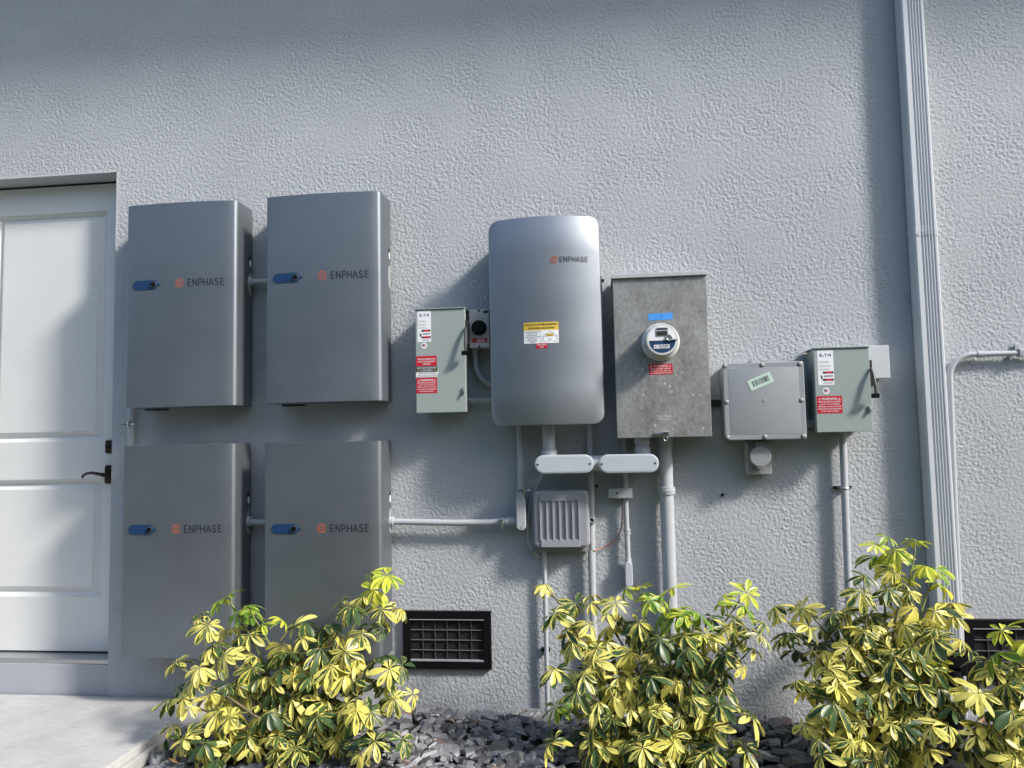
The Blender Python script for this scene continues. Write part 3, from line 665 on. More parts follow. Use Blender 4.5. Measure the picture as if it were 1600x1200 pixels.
b = MB(); b.plate(1.709, 1.731, 1.824, 1.837, .099, .1008, M['ink']); lines(b, 1.650, 1.705, 1.808, 1.812, 1, .1006, M['greyink'], random.Random(5)); lines(b, 1.655, 1.72, 1.799, 1.803, 1, .1006, M['greyink'], random.Random(6)); b.build('nameplate', t, recalc=False)

# ---------------------------------------------------------------- tall curved system controller
def controller():
    t = thing('system_controller', 'tall silver cabinet with curved front, rounded corners and a yellow label', 'control cabinet', P(2.004, 0, 1.295))
    x0, x1, z0, z1, r = 1.751, 2.257, 1.295, 2.230, .048
    xc, hw = (x0 + x1) / 2, (x1 - x0) / 2
    Dx = lambda x: .188 + .058 * (1 - ((x - xc) / hw) ** 2)
    m = M['ctl']; b = MB(); n = 44; rows = 6
    ts = [math.sin(math.pi / 2 * (2 * k / n - 1)) for k in range(n + 1)]
    def rim(i):                                   # columns: (x, zbottom, ztop) of the outline inset by i
        out = []
        for s in ts:
            x = xc + s * (hw - i); rr = r - i; dxe = max(0, rr - (hw - i - abs(x - xc)))
            q = rr - math.sqrt(max(0, rr * rr - dxe * dxe)); out.append((x, z0 + i + q, z1 - i - q))
        return out
    cols = [[b.bm.verts.new(P(x, Dx(x), zb + (zt - zb) * j / rows)) for j in range(rows + 1)] for x, zb, zt in rim(.006)]
    for i in range(n):
        for j in range(rows): b.face((cols[i][j], cols[i + 1][j], cols[i + 1][j + 1], cols[i][j + 1]), m, True)
    def ringv(i, back):
        c = rim(i); L = [(x, zb) for x, zb, zt in c]
        L += [(c[-1][0], c[-1][1] + (c[-1][2] - c[-1][1]) * j / rows) for j in range(1, rows)]
        L += [(x, zt) for x, zb, zt in reversed(c)]
        L += [(c[0][0], c[0][2] - (c[0][2] - c[0][1]) * j / rows) for j in range(1, rows)]
        return [b.bm.verts.new(P(x, Dx(x) - back, z)) for x, z in L]
    first = [c[0] for c in cols] + cols[-1][1:rows] + [c[rows] for c in reversed(cols)] + cols[0][rows - 1:0:-1]
    prev = first
    for i, bk in ((.002, .0018), (0, .006), (0, .05), (.004, .05)):
        cur = ringv(i, bk); k = len(cur)
        for a in range(k): b.face((prev[a], cur[a], cur[(a + 1) % k], prev[(a + 1) % k]), m, True)
        prev = cur
    o = b.build('front_cover', t)
    b = MB(); b.box(1.775, 2.233, .004, .17, 1.325, 2.18, M['ctl'], .006); b.box(2.236, 2.262, .03, .04, 1.90, 1.99, M['dark']); b.build('body', t)
    for f in b.mats: pass
    # lettering follows the curve
    def bend(b, off):
        for v in b.bm.verts: v.co.y = -(Dx(v.co.x) + off + (-v.co.y))
    b = MB(); emblem(b, 2.0525, 2.029, .0165, 0, M['orange']); wordmark(b, 2.077, 2.0195, .0205, .124, 0, M['ink']); bend(b, .0016); b.build('logo', t, recalc=False)
    b = MB(); n0, n1 = 1.910, 2.065; k = 8
    for a in range(k): b.rect(n0 + (n1 - n0) * a / k, n0 + (n1 - n0) * (a + 1) / k, 1.656, 1.714, 0, M['white']); b.rect(n0 + (n1 - n0) * a / k, n0 + (n1 - n0) * (a + 1) / k, 1.714, 1.750, 0, M['yellow'])
    b.text('SOLAR PV SYSTEM EQUIPPED', 1.9875, 1.7355, .0088, .0006, M['ink'], .145, bold=.014); b.text('WITH RAPID SHUTDOWN', 1.9875, 1.7195, .0088, .0006, M['ink'], .118, bold=.014)
    for q, s in enumerate(('TURN RAPID SHUTDOWN', 'SWITCH TO THE', 'OFF POSITION TO', 'SHUT DOWN PV SYSTEM', 'AND REDUCE', 'SHOCK HAZARD', 'IN ARRAY')): b.text(s, 1.949, 1.7055 - .0076 * q, .0046, .0006, M['ink'], (.068, .042, .048, .068, .036, .044, .026)[q], bold=.008)
    b.rect(1.9865, 1.9875, 1.657, 1.713, .0006, M['greyink'])
    def ln(xa, za, xb, zb, w=.0011):
        q = math.hypot(xb - xa, zb - za); ux, uz = (xb - xa) / q * w, (zb - za) / q * w; b.poly([(xa + uz, za - ux), (xb + uz, zb - ux), (xb - uz, zb + ux), (xa - uz, za + ux)], .0007, M['greyink'])
    for a in ((1.996, 1.664, 2.058, 1.664), (1.996, 1.664, 1.996, 1.686), (2.058, 1.664, 2.058, 1.686), (1.994, 1.686, 2.060, 1.686), (1.994, 1.686, 2.027, 1.710), (2.060, 1.686, 2.027, 1.710), (2.023, 1.664, 2.023, 1.677), (2.031, 1.664, 2.031, 1.677), (2.023, 1.677, 2.031, 1.677)): ln(*a)
    b.poly([(2.009, 1.687), (2.043, 1.687), (2.043, 1.698), (2.009, 1.698)], .0010, M['yellow'])
    b.text('SOLAR ELECTRIC', 2.026, 1.6935, .0036, .0013, M['ink'], .03); b.text('PV PANELS', 2.026, 1.688, .0036, .0013, M['ink'], .022)
    bend(b, .0012); b.build('shutdown_label', t, recalc=False)
    b = MB(); b.rect(1.964, 2.014, 1.633, 1.6555, 0, M['red']); b.text('LINE SIDE', 1.989, 1.6465, .0062, .0006, M['white'], .042, bold=.01); b.text('TAP', 1.989, 1.6365, .0062, .0006, M['white'], .016, bold=.01); bend(b, .0012); b.build('red_sticker', t, recalc=False)
controller()

# ---------------------------------------------------------------- galvanised meter cabinet
t = thing('meter_cabinet', 'mottled galvanised steel cabinet with a round electric meter', 'meter cabinet', P(2.512, 0, 1.23))
b = MB(); b.box(2.314, 2.712, .004, .185, 1.236, 1.945, M['galv'], .003); b.build('body', t)
b = MB(); b.box(2.309, 2.716, .150, .20, 1.231, 1.938, M['galv'], .0025); b.build('front_panel', t)
b = MB(); b.box(2.303, 2.721, .004, .212, 1.9385, 1.957, M['cap'], .002); b.build('rain_cap', t)
b = MB(); b.plate(2.468, 2.515, 1.233, 1.252, .199, .206, M['steel'], 0, .001); b.plate(2.500, 2.535, 1.238, 1.256, .200, .215, M['steel'], .002, .002); b.rect(2.506, 2.528, 1.247, 1.253, .2155, M['black'])
b.tube([P(2.517 + .0085 * math.cos(R(k)), .206, 1.226 + .0105 * math.sin(R(k))) for k in range(0, 361, 20)], .0032, M['steel'], 8); b.build('latch', t)
b = MB(); b.text('TALON', 2.511, 1.3165, .012,   .2006, M['fascia'], .064, spacing=1.25); b.rect(2.482, 2.542, 1.309, 1.3105, .2006, M['fascia']); b.build('embossed_mark', t, recalc=False)
b = MB(); b.plate(2.460, 2.566, 1.7475, 1.777, .199, .2008, M['tape'], 0, 0, rot=R(1.0))
for p in ((2.512, 1.758, 2.518, 1.768), (2.518, 1.768, 2.521, 1.758), (2.505, 1.764, 2.509, 1.764)): b.poly([(p[0], p[1]), (p[0] + .0016, p[1]), (p[2] + .0016, p[3]), (p[2], p[3] + .0004)], .2012, M['navy'])
b.build('blue_tape', t, recalc=False)
b = MB(); b.plate(2.455, 2.558, 1.506, 1.553, .199, .2007, M['red'], .002)
b.text('WARNING', 2.5065, 1.5395, .0085, .2012, M['white'], .062, bold=.012); triangle(b, 2.466, 1.5395, .005, .2012, M['white'], M['red']); triangle(b, 2.547, 1.5395, .005, .2012, M['white'], M['red'])
for k, s in enumerate(('DUAL POWER SUPPLY', 'SOURCES: UTILITY GRID AND', 'PV SOLAR ELECTRIC SYSTEM')): b.text(s, 2.5065, 1.5285 - .0095 * k, (.0068, .0052, .0052)[k], .2012, M['white'], (.088, .09, .09)[k], bold=.008)
b.build('warning_sticker', t, recalc=False)
mc = P(2.509, .20, 1.648)
b = MB(); b.lathe(mc, (0, -1, 0), [(0, .083), (.012, .083), (.017, .080), (.019, .076), (.04, .0755), (.042, .0715), (.044, .071), (.088, .0695), (.094, .069), (.098, .066), (.098, .060)], M['meterrim'], 48); mt = b.build('electric_meter', t)
for p in mt.data.polygons: p.use_smooth = True
md = mt.modifiers.new('e', 'EDGE_SPLIT'); md.split_angle = R(35)
b = MB(); f = .2985; cx, cz = 2.509, 1.648
b.disc(cx, cz, .0605, f, M['white'], 40); arcp = [(cx + .056 * math.cos(R(k)), cz - .004 + .054 * math.sin(R(k))) for k in range(180, 361, 10)]
b.poly(arcp, f + .0004, M['blue']); b.rect(cx - .036, cx + .030, cz - .038, cz - .022, f + .0008, M['white']); b.disc(cx - .028, cz - .030, .004, f + .0012, M['red'], 12); lines(b, cx - .018, cx + .027, cz - .036, cz - .024, 2, f + .0012, M['ink'], random.Random(2), .6)
b.plate(cx - .026, cx + .026, cz + .014, cz + .052, f, f + .002, M['greyink'], .006); b.rect(cx - .024, cx + .022, cz + .016, cz + .036, f + .0024, M['lcd']); b.rect(cx - .022, cx + .022, cz + .041, cz + .049, f + .0024, M['ink']); b.build('dial_face', mt, recalc=False)
b = MB(); b.tube([P(cx + .062, .302, cz - .002), P(cx + .034, .303, cz - .003)], .004, M['alu'], 8); b.tube([P(cx + .030 + .012 * math.cos(R(k)), .303, cz + .006 + .012 * math.sin(R(k))) for k in range(0, 361, 24)], .0035, M['steel'], 8); b.lathe(P(cx + .03, .300, cz + .004), (0, -1, 0), [(0, .008), (.006, .007)], M['steel'], 12); b.build('seal_ring', mt)

# ---------------------------------------------------------------- flat grey junction box and the inlet below it
t = thing('junction_box', 'flat square grey plastic box with screwed lid and a mint barcode label', 'junction box', P(2.952, 0, 1.21))
b = MB(); b.plate(2.788, 3.117, 1.219, 1.544, .004, .130, M['jbox'], .008, 0); b.box(2.744, 2.79, .004, .014, 1.366, 1.398, M['dark'], .003); b.box(2.915, 2.935, .004, .012, 1.54, 1.568, M['dark'], .002); b.build('body', t)
b = MB(); b.plate(2.779, 3.1255, 1.2115, 1.5515, .128, .15, M['jbox'], .012, .004, 6); ld = b.build('lid', t)
b = MB(); b.plate(2.802, 3.102, 1.235, 1.528, .149, .1506, M['jbox'], .006, .0008); b.lathe(P(2.952, .1511, 1.383), (0, -1, 0), [(0, .009), (.0008, .006), (.0009, .003)], M['tele'], 16); b.build('raised_face', ld)
for x, z in ((2.791, 1.540), (2.950, 1.540), (3.110, 1.540), (2.792, 1.381), (3.110, 1.381), (2.791, 1.225), (2.949, 1.225), (3.111, 1.225)):
    b = MB(); b.lathe(P(x, .149, z), (0, -1, 0), [(0, .0085), (.004, .0082), (.0055, .006)], M['beige'], 14); b.box(x - .0055, x + .0055, .1535, .1552, z - .001, z + .001, M['dark']); b.lathe(P(x - .001, .150, z - .001), (0, -1, 0), [(0, .0105), (.001, .0102)], M['dark'], 14); b.build('screw', ld)
b = MB(); b.plate(2.886, 2.992, 1.4435, 1.491, .150, .1518, M['mint'], 0, 0, rot=R(22))
rn = random.Random(11); c, s_ = math.cos(R(22)), math.sin(R(22)); x = -.036
while x < .036:
    w = rn.choice((.001, .0016, .0026)); q = [(x, -.011), (x + w, -.011), (x + w, .014), (x, .014)]
    b.poly([(2.939 + a * c - z * s_, 1.467 + a * s_ + z * c) for a, z in q], .1523, M['greyink' if rn.random() < .3 else 'ink']); x += w + rn.choice((.0012, .002, .003))
b.build('barcode_label', t, recalc=False)
t = thing('power_inlet', 'small weathered inlet box with a round flap under the flat grey box', 'power inlet', P(2.937, 0, 1.055))
b = MB(); b.plate(2.884, 2.990, 1.056, 1.205, .004, .066, M['beige'], .004, .002); b.build('box', t)
b = MB(); b.plate(2.886, 2.988, 1.0585, 1.20, .066, .074, M['flap'], .003, .002); b.lathe(P(2.937, .074, 1.064), (0, -1, 0), [(0, .004), (.003, .003)], M['steel'], 10); b.build('faceplate', t)
b = MB(); b.lathe(P(2.934, .074, 1.138), (0, -1, 0), [(0, .044), (.026, .046), (.034, .046), (.037, .043), (.037, .02)], M['flap'], 36); b.box(2.916, 2.952, .08, .108, 1.086, 1.10, M['flap'], .003); b.box(2.918, 2.950, .076, .104, 1.178, 1.20, M['tele'], .002); b.build('round_flap', t)

# ---------------------------------------------------------------- ribbed utility box, bonding box, loose wires
t = thing('utility_box', 'ribbed square grey plastic utility box above the middle shrub', 'utility box', P(2.05, 0, .72))
b = MB(); b.box(1.905, 2.176, .008, .045, .717, .995, M['tele'], .006); b.build('base', t)
b = MB(); b.plate(1.922, 2.176, .742, .999, .04, .098, M['tele'], .022, .012, 6); lid = b.build('lid', t)
b = MB(); b.plate(1.953, 2.130, .952, .986, .09, .104, M['tele'], .002, .002); b.plate(1.955, 2.132, .745, .780, .09, .104, M['tele'], .002, .002)
for k in range(7): x = 1.9545 + k * .0291; b.box(x - .0022, x + .0022, .09, .1065, .779, .953, M['tele'], .0008)
b.build('ribs', lid)
b = MB(); b.box(2.170, 2.198, .03, .06, .844, .878, M['tele'], .003); b.tube([P(2.186 + .010 * math.cos(R(k)), .062, .861 + .010 * math.sin(R(k))) for k in range(0, 361, 24)], .003, M['alu'], 8); b.disc(2.186, .861, .0065, .0605, M['black'], 14); b.build('hasp', t)
t = thing('bonding_box', 'small level grey box on the thin conduit below the oval cover', 'bonding box', P(2.318, 0, .957))
b = MB(); b.box(2.264, 2.373, .020, .058, .958, 1.002, M['pvc'], .003); b.build('body', t)
b = MB(); b.lathe(P(2.302, .058, .981), (0, -1, 0), [(0, .005), (.003, .004)], M['dark'], 10); b.build('screw', t)
b = MB(); b.tube([P(2.327, .03, .965), P(2.326, .025, .90), P(2.322, .022, .83), P(2.305, .022, .783), P(2.275, .022, .752), P(2.235, .024, .733), P(2.195, .052, .722), P(2.165, .03, .719)], .0024, M['copper'], 8)
tag(b.build('bonding_wire'), 'thin copper wire curving from the bonding box to the ribbed box', 'wire')
b = MB(); b.tube([P(1.915, .02, .985), P(1.898, .03, .93), P(1.892, .035, .86), P(1.888, .035, .80), P(1.891, .032, .755), P(1.905, .028, .715), P(1.938, .02, .690)], .0032, M['cream'], 8)
tag(b.build('loose_cable'), 'loose cream cable hanging at the left edge of the ribbed box', 'cable')
b = MB(); b.tube([P(1.985, .12, 1.10), P(1.965, .07, 1.066), P(1.945, .05, 1.028), P(1.928, .045, .992), P(1.91, .03, .978)], .007, M['pvc'], 10)
tag(b.build('flexible_tube'), 'slanting grey tube from the left oval cover into the ribbed box', 'tube')
for (x, z, lab) in ((2.268, 1.976, 'black screw anchor in the wall just right of the tall curved cabinet'), (2.212, 1.010, 'black screw anchor in the wall under the joint of the oval covers'), (2.781, .964, 'tiny black screw anchor alone in the wall below the flat grey box')):
    b = MB(); b.lathe(P(x, .001, z), (0, -1, 0), [(0, .007), (.006, .006), (.010, .003)], M['black'], 12); tag(b.build('screw_anchor'), lab, 'screw', 'black screw anchors')

# ---------------------------------------------------------------- downspout
t = thing('downspout', 'ribbed pale grey metal downspout running down the whole wall', 'downspout', P(3.69, 0, .3))
def spout_section(z, g=0.0, lean=0.0):
    xa, xb, df, db = 3.644 - g, 3.741 + g, .080 + g, .006
    pts = [(xa, db), (xa, df - .006), (xa + .006, df)]
    e = xb - xa; n = 5; w0, w1 = .026, .088
    for k in range(n):
        c = xa + w0 + (w1 - w0) * k / n; st = (w1 - w0) / n
        pts += [(c, df), (c + st * .22, df - .006), (c + st * .5, df - .006), (c + st * .72, df)]
    pts += [(xb - .005, df), (xb, df - .006), (xb, db)]
    return [P(x, d, z) for x, d in pts]
b = MB(); b.loft([spout_section(z) for z in (.30, 2.10)] , M['spout']); b.build('lower_pipe', t)
b = MB(); b.loft([spout_section(z) for z in (2.10, 4.535)], M['spout'], True, True)
for v in b.bm.verts:
    if v.co.z < 2.2: v.co.x = 3.692 + (v.co.x - 3.692) * .985
b.build('upper_pipe', t)
b = MB(); b.loft([spout_section(z, .0016) for z in (2.098, 2.138)], M['spout'])
for x in (3.672, 3.712): b.lathe(P(x, .0905, 2.118), (0, -1, 0), [(0, .005), (.003, .004)], M['alu'], 10)
b.build('joint_band', t)
b = MB(); b.loft([spout_section(z, .010) for z in (.20, .305)], M['black']); b.box(3.66, 3.735, .09, .102, .235, .275, M['black'], .003); b.tube([P(3.69, .06, .22), P(3.69, .06, -.06)], .045, M['black'], 18)
b.build('drain_boot', t)

# ---------------------------------------------------------------- flood vents
def vent(label, x0, z0):
    t = thing('flood_vent', label, 'vent', P(x0 + .209, 0, z0), 'black flood vents'); w, h, f = .418, .264, .036
    x1, z1 = x0 + w, z0 + h; m = M['black']
    b = MB()
    for a, c, d, e in ((x0, x1, z1 - f, z1), (x0, x1, z0, z0 + f), (x0, x0 + f, z0 + f, z1 - f), (x1 - f, x1, z0 + f, z1 - f)): b.plate(a, c, d, e, .001, .022, m, 0, .002)
    b.build('frame', t)
    b = MB(); b.plate(x0 + f, x1 - f, z0 + f, z1 - f, .001, .003, M['screen'])
    for k in range(1, 90): x = x0 + f + (w - 2 * f) * k / 90; b.plate(x - .0004, x + .0004, z0 + f, z1 - f, .003, .0042, M['wire'])
    for k in range(1, 48): z = z0 + f + (h - 2 * f) * k / 48; b.plate(x0 + f, x1 - f, z - .0004, z + .0004, .0042, .005, M['wire'])
    b.build('mesh_screen', t)
    b = MB(); xi0, xi1, zi0, zi1 = x0 + f, x1 - f, z0 + f, z1 - f
    for k in range(1, 6): x = xi0 + (xi1 - xi0) * k / 6; b.plate(x - .0016, x + .0016, zi0, zi1, .006, .013, M['wire'])
    for k in range(1, 4): z = zi0 + (zi1 - zi0) * (k / 4 * .96 + .01); b.plate(xi0, xi1, z - .0013, z + .0013, .007, .014, M['bar'])
    b.plate(xi0, xi1, zi0 - .001, zi0 + .006, .008, .0245, M['tele'], 0, .001); b.plate(xi0 - .004, xi1 + .004, zi1 - .004, zi1 - .001, .018, .0238, M['tele'])
    b.build('grille', t); return t
vent('black grated flood vent between the left and middle shrubs', 1.289, .176)
vent('black grated flood vent at the foot of the downspout', 3.779, .154)

# ---------------------------------------------------------------- slate chips
def added_treeline():  # trees added out of view to darken what the metal cabinets reflect
    rn = random.Random(77); b = MB(); m = M['added_trees']
    for i in range(14000):
        x = rn.uniform(-22, 26); top = 5.6 + 1.3 * math.sin(x * .55) + .8 * math.sin(x * 1.3 + 1)
        z = top * (1 - rn.random() ** 1.6) ; y = -9.5 - rn.uniform(0, 2.2) - .8 * math.sin(x * .9); s = rn.uniform(.14, .34)
        u = Vector((rn.gauss(0, 1), rn.gauss(0, 1), rn.gauss(0, .7))).normalized(); v = u.orthogonal().normalized(); c = Vector((x, y, z))
        b.face([b.bm.verts.new(c + u * s * p + v * s * .55 * q) for p, q in ((-1, 0), (0, -1), (1, 0), (0, 1))], m)
    b.box(-22, 26, 11.0, 11.6, -.12, 2.6, m)
    o = b.build('unseen_treeline', recalc=False); o['kind'] = 'stuff'
added_treeline()
def litter():
    rn = random.Random(9); b = MB(); b2 = MB()
    for i in range(46):
        x = rn.uniform(.42, 4.2); d = rn.choice((rn.uniform(.03, .25), rn.uniform(.1, .8))); z = -.002 + .012 * math.exp(-((d - .15) / .25) ** 2); a = rn.uniform(0, 6.28); L = rn.uniform(.02, .05); w = L * rn.uniform(.12, .4)
        u = Vector((math.cos(a), math.sin(a), rn.uniform(-.2, .5))); v = Vector((-math.sin(a), math.cos(a), rn.uniform(-.3, .3))); c = P(x, d, z + rn.uniform(0, .012)); n = u.cross(v).normalized() * w * .3
        rows = [[c + u * L * s + v * w * q * k + n * abs(q) for q in (-1, 0, 1)] for s, k in ((-.5, .2), (-.2, .8), (.1, 1), (.35, .7), (.5, .1))]
        rv = [[b.bm.verts.new(p) for p in r] for r in rows]; m = M[rn.choice(('dry', 'dry', 'bark', 'yellow'))] if rn.random() < .9 else M['dry']
        for p, q in zip(rv[:-1], rv[1:]):
            for j in (0, 1): b.face((p[j], p[j + 1], q[j + 1], q[j]), m, True)
    o = b.build('leaf_litter', recalc=False); o['kind'] = 'stuff'
litter()
def chips():
    rn = random.Random(21); b = MB(); m = M['slate']
    def chip(x, y, z, s, flat, tilt):
        n = rn.choice((5, 6, 6, 7)); el = rn.uniform(.5, .85); a0 = rn.uniform(0, 6.28)
        ang = sorted(rn.uniform(0, 6.283) * .25 + 6.283 * k / n for k in range(n))
        rot = Matrix.Rotation(a0, 3, 'Z'); tl = Matrix.Rotation(rn.gauss(0, tilt), 3, 'X') @ Matrix.Rotation(rn.gauss(0, tilt), 3, 'Y')
        lo = [Vector((s * math.cos(a) * rn.uniform(.8, 1.1), s * el * math.sin(a) * rn.uniform(.8, 1.1), -s * flat * rn.uniform(.7, 1.2))) for a in ang]
        hi = [Vector((p.x * rn.uniform(.72, .95), p.y * rn.uniform(.72, .95), s * flat * rn.uniform(.6, 1.3))) for p in lo]
        cc = Vector((x, y, z)); b.loft([[cc + tl @ (rot @ p) for p in lp] for lp in (lo, hi)], m)
    for i in range(5600):
        x = rn.uniform(.37, 5.4); d = rn.uniform(.012, 1.12)
        if d > .95 and rn.random() < .4: continue
        s = min(.060, max(.013, rn.lognormvariate(math.log(.032), .42)))
        d = max(d, s * .9); hump = .020 * math.exp(-((d - .15) / .25) ** 2) + .010 * math.sin(x * 3.1) * math.sin(d * 5)
        base = -.035 + hump - .02 * math.exp(-((x - .36) / .12) ** 2)
        x = max(x, .36 + s)
        chip(x, -d, base + rn.uniform(-.014, .016), s, rn.uniform(.10, .24), .22)
    o = b.build('slate_gravel'); o['kind'] = 'stuff'; return o
chips()

# ---------------------------------------------------------------- variegated shrubs
def shrub(label, base, stems, seed, group='variegated shrubs along the wall'):
    """stems: (x, D, z) of each stem tip; leaves are whorls of drooping leaflets on short stalks"""
    rn = random.Random(seed)
    t = thing('variegated_shrub', label, 'shrub', Vector(base), group)
    fb = MB(); sb = MB(); at = []                                   # at: per-vertex (u, v, k)
    def leaflet(c, dirn, up, L, W, k, m):
        side = dirn.cross(up).normalized(); nrm = side.cross(dirn).normalized()
        prof = ((0, .06), (.12, .22), (.32, .68), (.55, .98), (.76, .95), (.91, .62), (1.0, .10)); rows = []
        curl = rn.uniform(.0, .75); fold = rn.uniform(.10, .5); tw = rn.uniform(-.5, .5)
        for s, w in prof:
            p = c + dirn * (L * s) - nrm * (L * curl * s * s * .55); hw = W * w / 2
            sd = (side * math.cos(tw * s) + nrm * math.sin(tw * s))
            row = []
            for q in (-1, -.45, 0, .45, 1):
                v = fb.bm.verts.new(p + sd * (hw * q) + nrm * (abs(q) * hw * fold)); at.append((q * .5 + .5, s, k)); row.append(v)
            rows.append(row)
        for a, b_ in zip(rows[:-1], rows[1:]):
            for j in range(4): fb.face((a[j], a[j + 1], b_[j + 1], b_[j]), m, True)
    def whorl(c, axis, size, m, droop, n=None):
        n = n or rn.choice((6, 7, 7, 8, 8, 9)); a = axis.normalized(); u = a.orthogonal().normalized(); v = a.cross(u); off = rn.uniform(0, 6.28)
        base_k = rn.random()
        for i in range(n):
            ph = off + 6.283 * i / n + rn.uniform(-.12, .12); dr = droop + rn.uniform(-.2, .25)
            d = ((u * math.cos(ph) + v * math.sin(ph)) * math.cos(dr) - a * math.sin(dr) + Vector((0, 0, -.12))).normalized()
            L = size * rn.uniform(.62, 1.1)
            leaflet(c + d * .004, d, a, L, L * rn.uniform(.31, .41), min(.999, max(0, base_k * .68 + rn.random() * .32)), m)
    bx = Vector(base)
    for (x, D, z, young) in stems:
        tip = P(x, D, z); H = tip.z - bx.z
        foot = bx + Vector((rn.gauss(0, .05), rn.gauss(0, .04), 0)); mid = foot.lerp(tip, .5) + Vector(((foot.x - tip.x) * .18, rn.gauss(0, .02), H * .06))
        pts = [foot * (1 - s) ** 2 + mid * (2 * s * (1 - s)) + tip * s * s for s in [i / 7 for i in range(8)]]
        sb.tube(pts, [.0075 - .0045 * i / 7 for i in range(8)], M['bark' if not young else 'twig'], 7)
        n = rn.choice((7, 8, 9, 10, 11)); ax0 = (pts[-1] - pts[-2]).normalized()
        span = min(.30, .55 * (tip - foot).length)
        for i in range(n):
            s = i / (n - 1); q = tip - ax0 * (span * (s ** 1.1)) if s < .6 else pts[max(2, int(7 - 4 * s))].lerp(tip, .15)
            az = i * 2.4 + rn.uniform(-.4, .4) + seed
            lift = .75 - .75 * s + rn.uniform(-.15, .15)
            out = Vector((math.cos(az), math.sin(az), 0)); sdir = (out * math.cos(lift) + Vector((0, 0, 1)) * math.sin(lift)).normalized()
            if i == 0: sdir = (ax0 + out * .3).normalized()
            pl = rn.uniform(.045, .10) * (1 if i else .5); e = q + sdir * pl
            e2 = Vector((e.x, min(e.y, -.05), max(e.z, -.005)))
            sb.tube([q, q.lerp(e2, .5) + Vector((0, 0, .004)), e2], [.0026, .0021, .0018], M['twig'], 5)
            yng = young and i < 4
            ax = (sdir * .55 + Vector((0, -.25, .75)) + Vector((rn.gauss(0, .38), rn.gauss(0, .38), rn.gauss(0, .15)))).normalized()
            whorl(e2, ax, rn.choice((.060, .070, .078, .085, .092)) * rn.uniform(.9, 1.1), M['leafyoung' if yng else 'leaf'], .1 + .25 * rn.random() + .3 * s - (.25 if yng and i == 0 else 0))
    fb.bm.verts.index_update()
    o = fb.build('foliage', t, recalc=False)
    ca = o.data.color_attributes.new('leaf', 'FLOAT_COLOR', 'POINT')
    ca.data.foreach_set('color', [c for a in at for c in (*a, 1.0)])
    sb.build('stems', t)
    return t
shrub('variegated shrub in front of the two lower battery cabinets, leftmost', (0.95, -0.52, -0.03), [(0.66, 0.448, 0.561, 1), (0.559, 0.493, 0.504, 0), (0.777, 0.496, 0.525, 1), (1.004, 0.543, 0.481, 0), (1.315, 0.433, 0.661, 1), (1.231, 0.497, 0.587, 0), (1.33, 0.355, 0.504, 0), (1.085, 0.471, 0.425, 0), (0.53, 0.601, 0.334, 0), (0.507, 0.593, 0.21, 0), (0.643, 0.559, 0.418, 0), (0.775, 0.459, 0.275, 0), (0.933, 0.504, 0.342, 0), (1.181, 0.474, 0.311, 0), (1.398, 0.527, 0.33, 0), (1.436, 0.575, 0.234, 0), (0.65, 0.488, 0.152, 0), (0.892, 0.534, 0.147, 0), (1.081, 0.536, 0.177, 0), (1.307, 0.66, 0.2, 0), (0.615, 0.675, 0.082, 0), (0.774, 0.571, 0.05, 0), (1.04, 0.695, 0.064, 0), (1.173, 0.572, 0.05, 0), (1.403, 0.648, 0.091, 0), (0.48, 0.579, 0.05, 0)], 13)
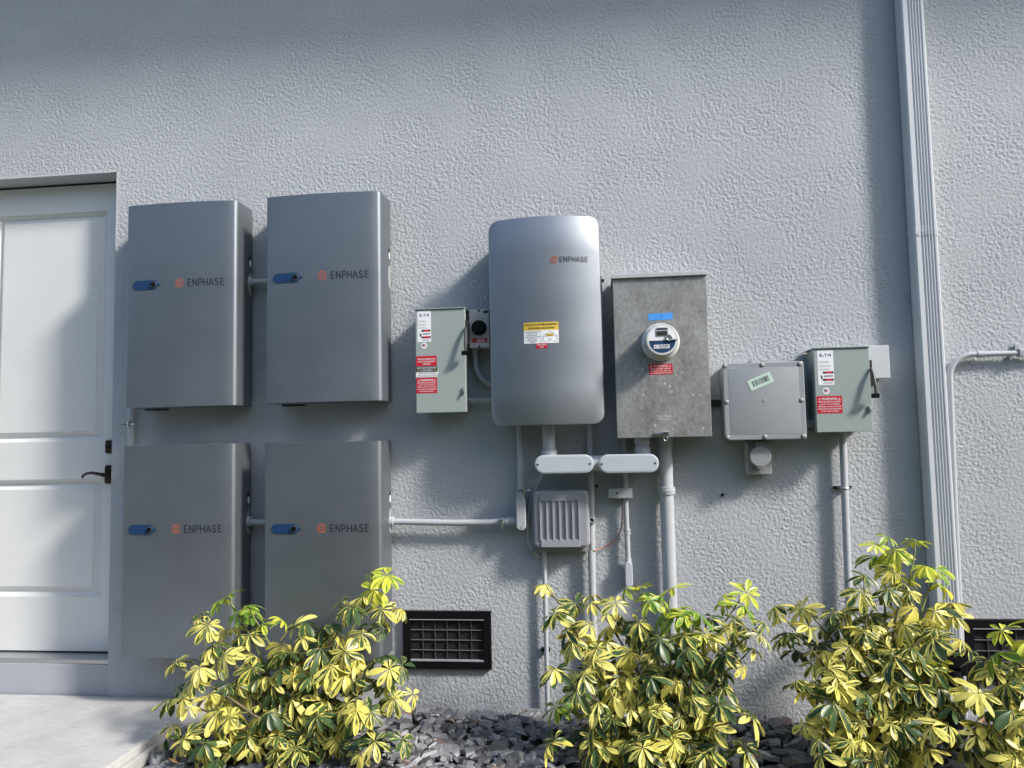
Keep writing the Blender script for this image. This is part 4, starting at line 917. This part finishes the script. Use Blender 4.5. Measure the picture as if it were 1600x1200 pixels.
shrub('variegated shrub below the meter cabinet, middle of the row', (2.41, -0.5, -0.03), [(2.002, 0.317, 0.592, 0), (2.069, 0.516, 0.521, 0), (2.195, 0.371, 0.557, 0), (2.379, 0.358, 0.596, 1), (2.482, 0.508, 0.595, 1), (2.577, 0.513, 0.531, 1), (2.77, 0.383, 0.57, 1), (2.811, 0.542, 0.508, 0), (2.283, 0.447, 0.531, 0), (2.129, 0.514, 0.434, 0), (2.396, 0.419, 0.437, 0), (2.508, 0.561, 0.451, 0), (2.66, 0.507, 0.462, 0), (2.751, 0.585, 0.413, 0), (2.056, 0.6, 0.337, 0), (2.213, 0.493, 0.306, 0), (2.361, 0.513, 0.291, 0), (2.535, 0.478, 0.282, 0), (2.678, 0.488, 0.252, 0), (2.059, 0.502, 0.172, 1), (2.234, 0.549, 0.18, 0), (2.423, 0.613, 0.183, 0), (2.6, 0.505, 0.148, 0), (2.734, 0.626, 0.194, 0), (2.038, 0.603, 0.077, 0), (2.206, 0.602, 0.069, 0), (2.368, 0.699, 0.1, 0), (2.544, 0.642, 0.071, 0), (2.698, 0.608, 0.072, 0)], 26)
shrub('tallest variegated shrub with a high spray in front of the downspout', (3.27, -0.5, -0.03), [(3.355, 0.357, 0.78, 1), (3.447, 0.397, 0.765, 1), (3.551, 0.304, 0.657, 1), (3.219, 0.488, 0.642, 0), (3.573, 0.349, 0.529, 0), (3.371, 0.452, 0.623, 0), (2.904, 0.502, 0.547, 0), (3.049, 0.353, 0.514, 0), (3.139, 0.501, 0.525, 0), (3.276, 0.434, 0.486, 0), (3.423, 0.477, 0.485, 0), (2.958, 0.398, 0.4, 0), (3.088, 0.41, 0.392, 0), (3.218, 0.448, 0.368, 0), (3.33, 0.587, 0.409, 0), (3.457, 0.46, 0.351, 1), (3.508, 0.537, 0.432, 0), (2.954, 0.63, 0.302, 0), (3.089, 0.627, 0.315, 0), (3.277, 0.529, 0.264, 0), (3.432, 0.535, 0.257, 0), (3.511, 0.561, 0.278, 0), (2.983, 0.663, 0.168, 0), (3.152, 0.543, 0.127, 0), (3.269, 0.658, 0.173, 0), (3.394, 0.667, 0.179, 0), (3.008, 0.715, 0.102, 0), (3.227, 0.572, 0.05, 0)], 39)
shrub('low variegated shrub in front of the right-hand vent, cut by the edge', (3.74, -0.55, -0.03), [(3.692, 0.553, 0.484, 1), (3.835, 0.418, 0.403, 0), (3.659, 0.491, 0.351, 0), (3.709, 0.563, 0.316, 0), (3.561, 0.642, 0.284, 0), (3.853, 0.5, 0.333, 0), (3.669, 0.671, 0.23, 0), (3.584, 0.621, 0.167, 0), (3.528, 0.598, 0.112, 0), (3.69, 0.613, 0.089, 0), (3.851, 0.527, 0.205, 0), (3.953, 0.472, 0.28, 0), (3.613, 0.592, 0.057, 0)], 52)
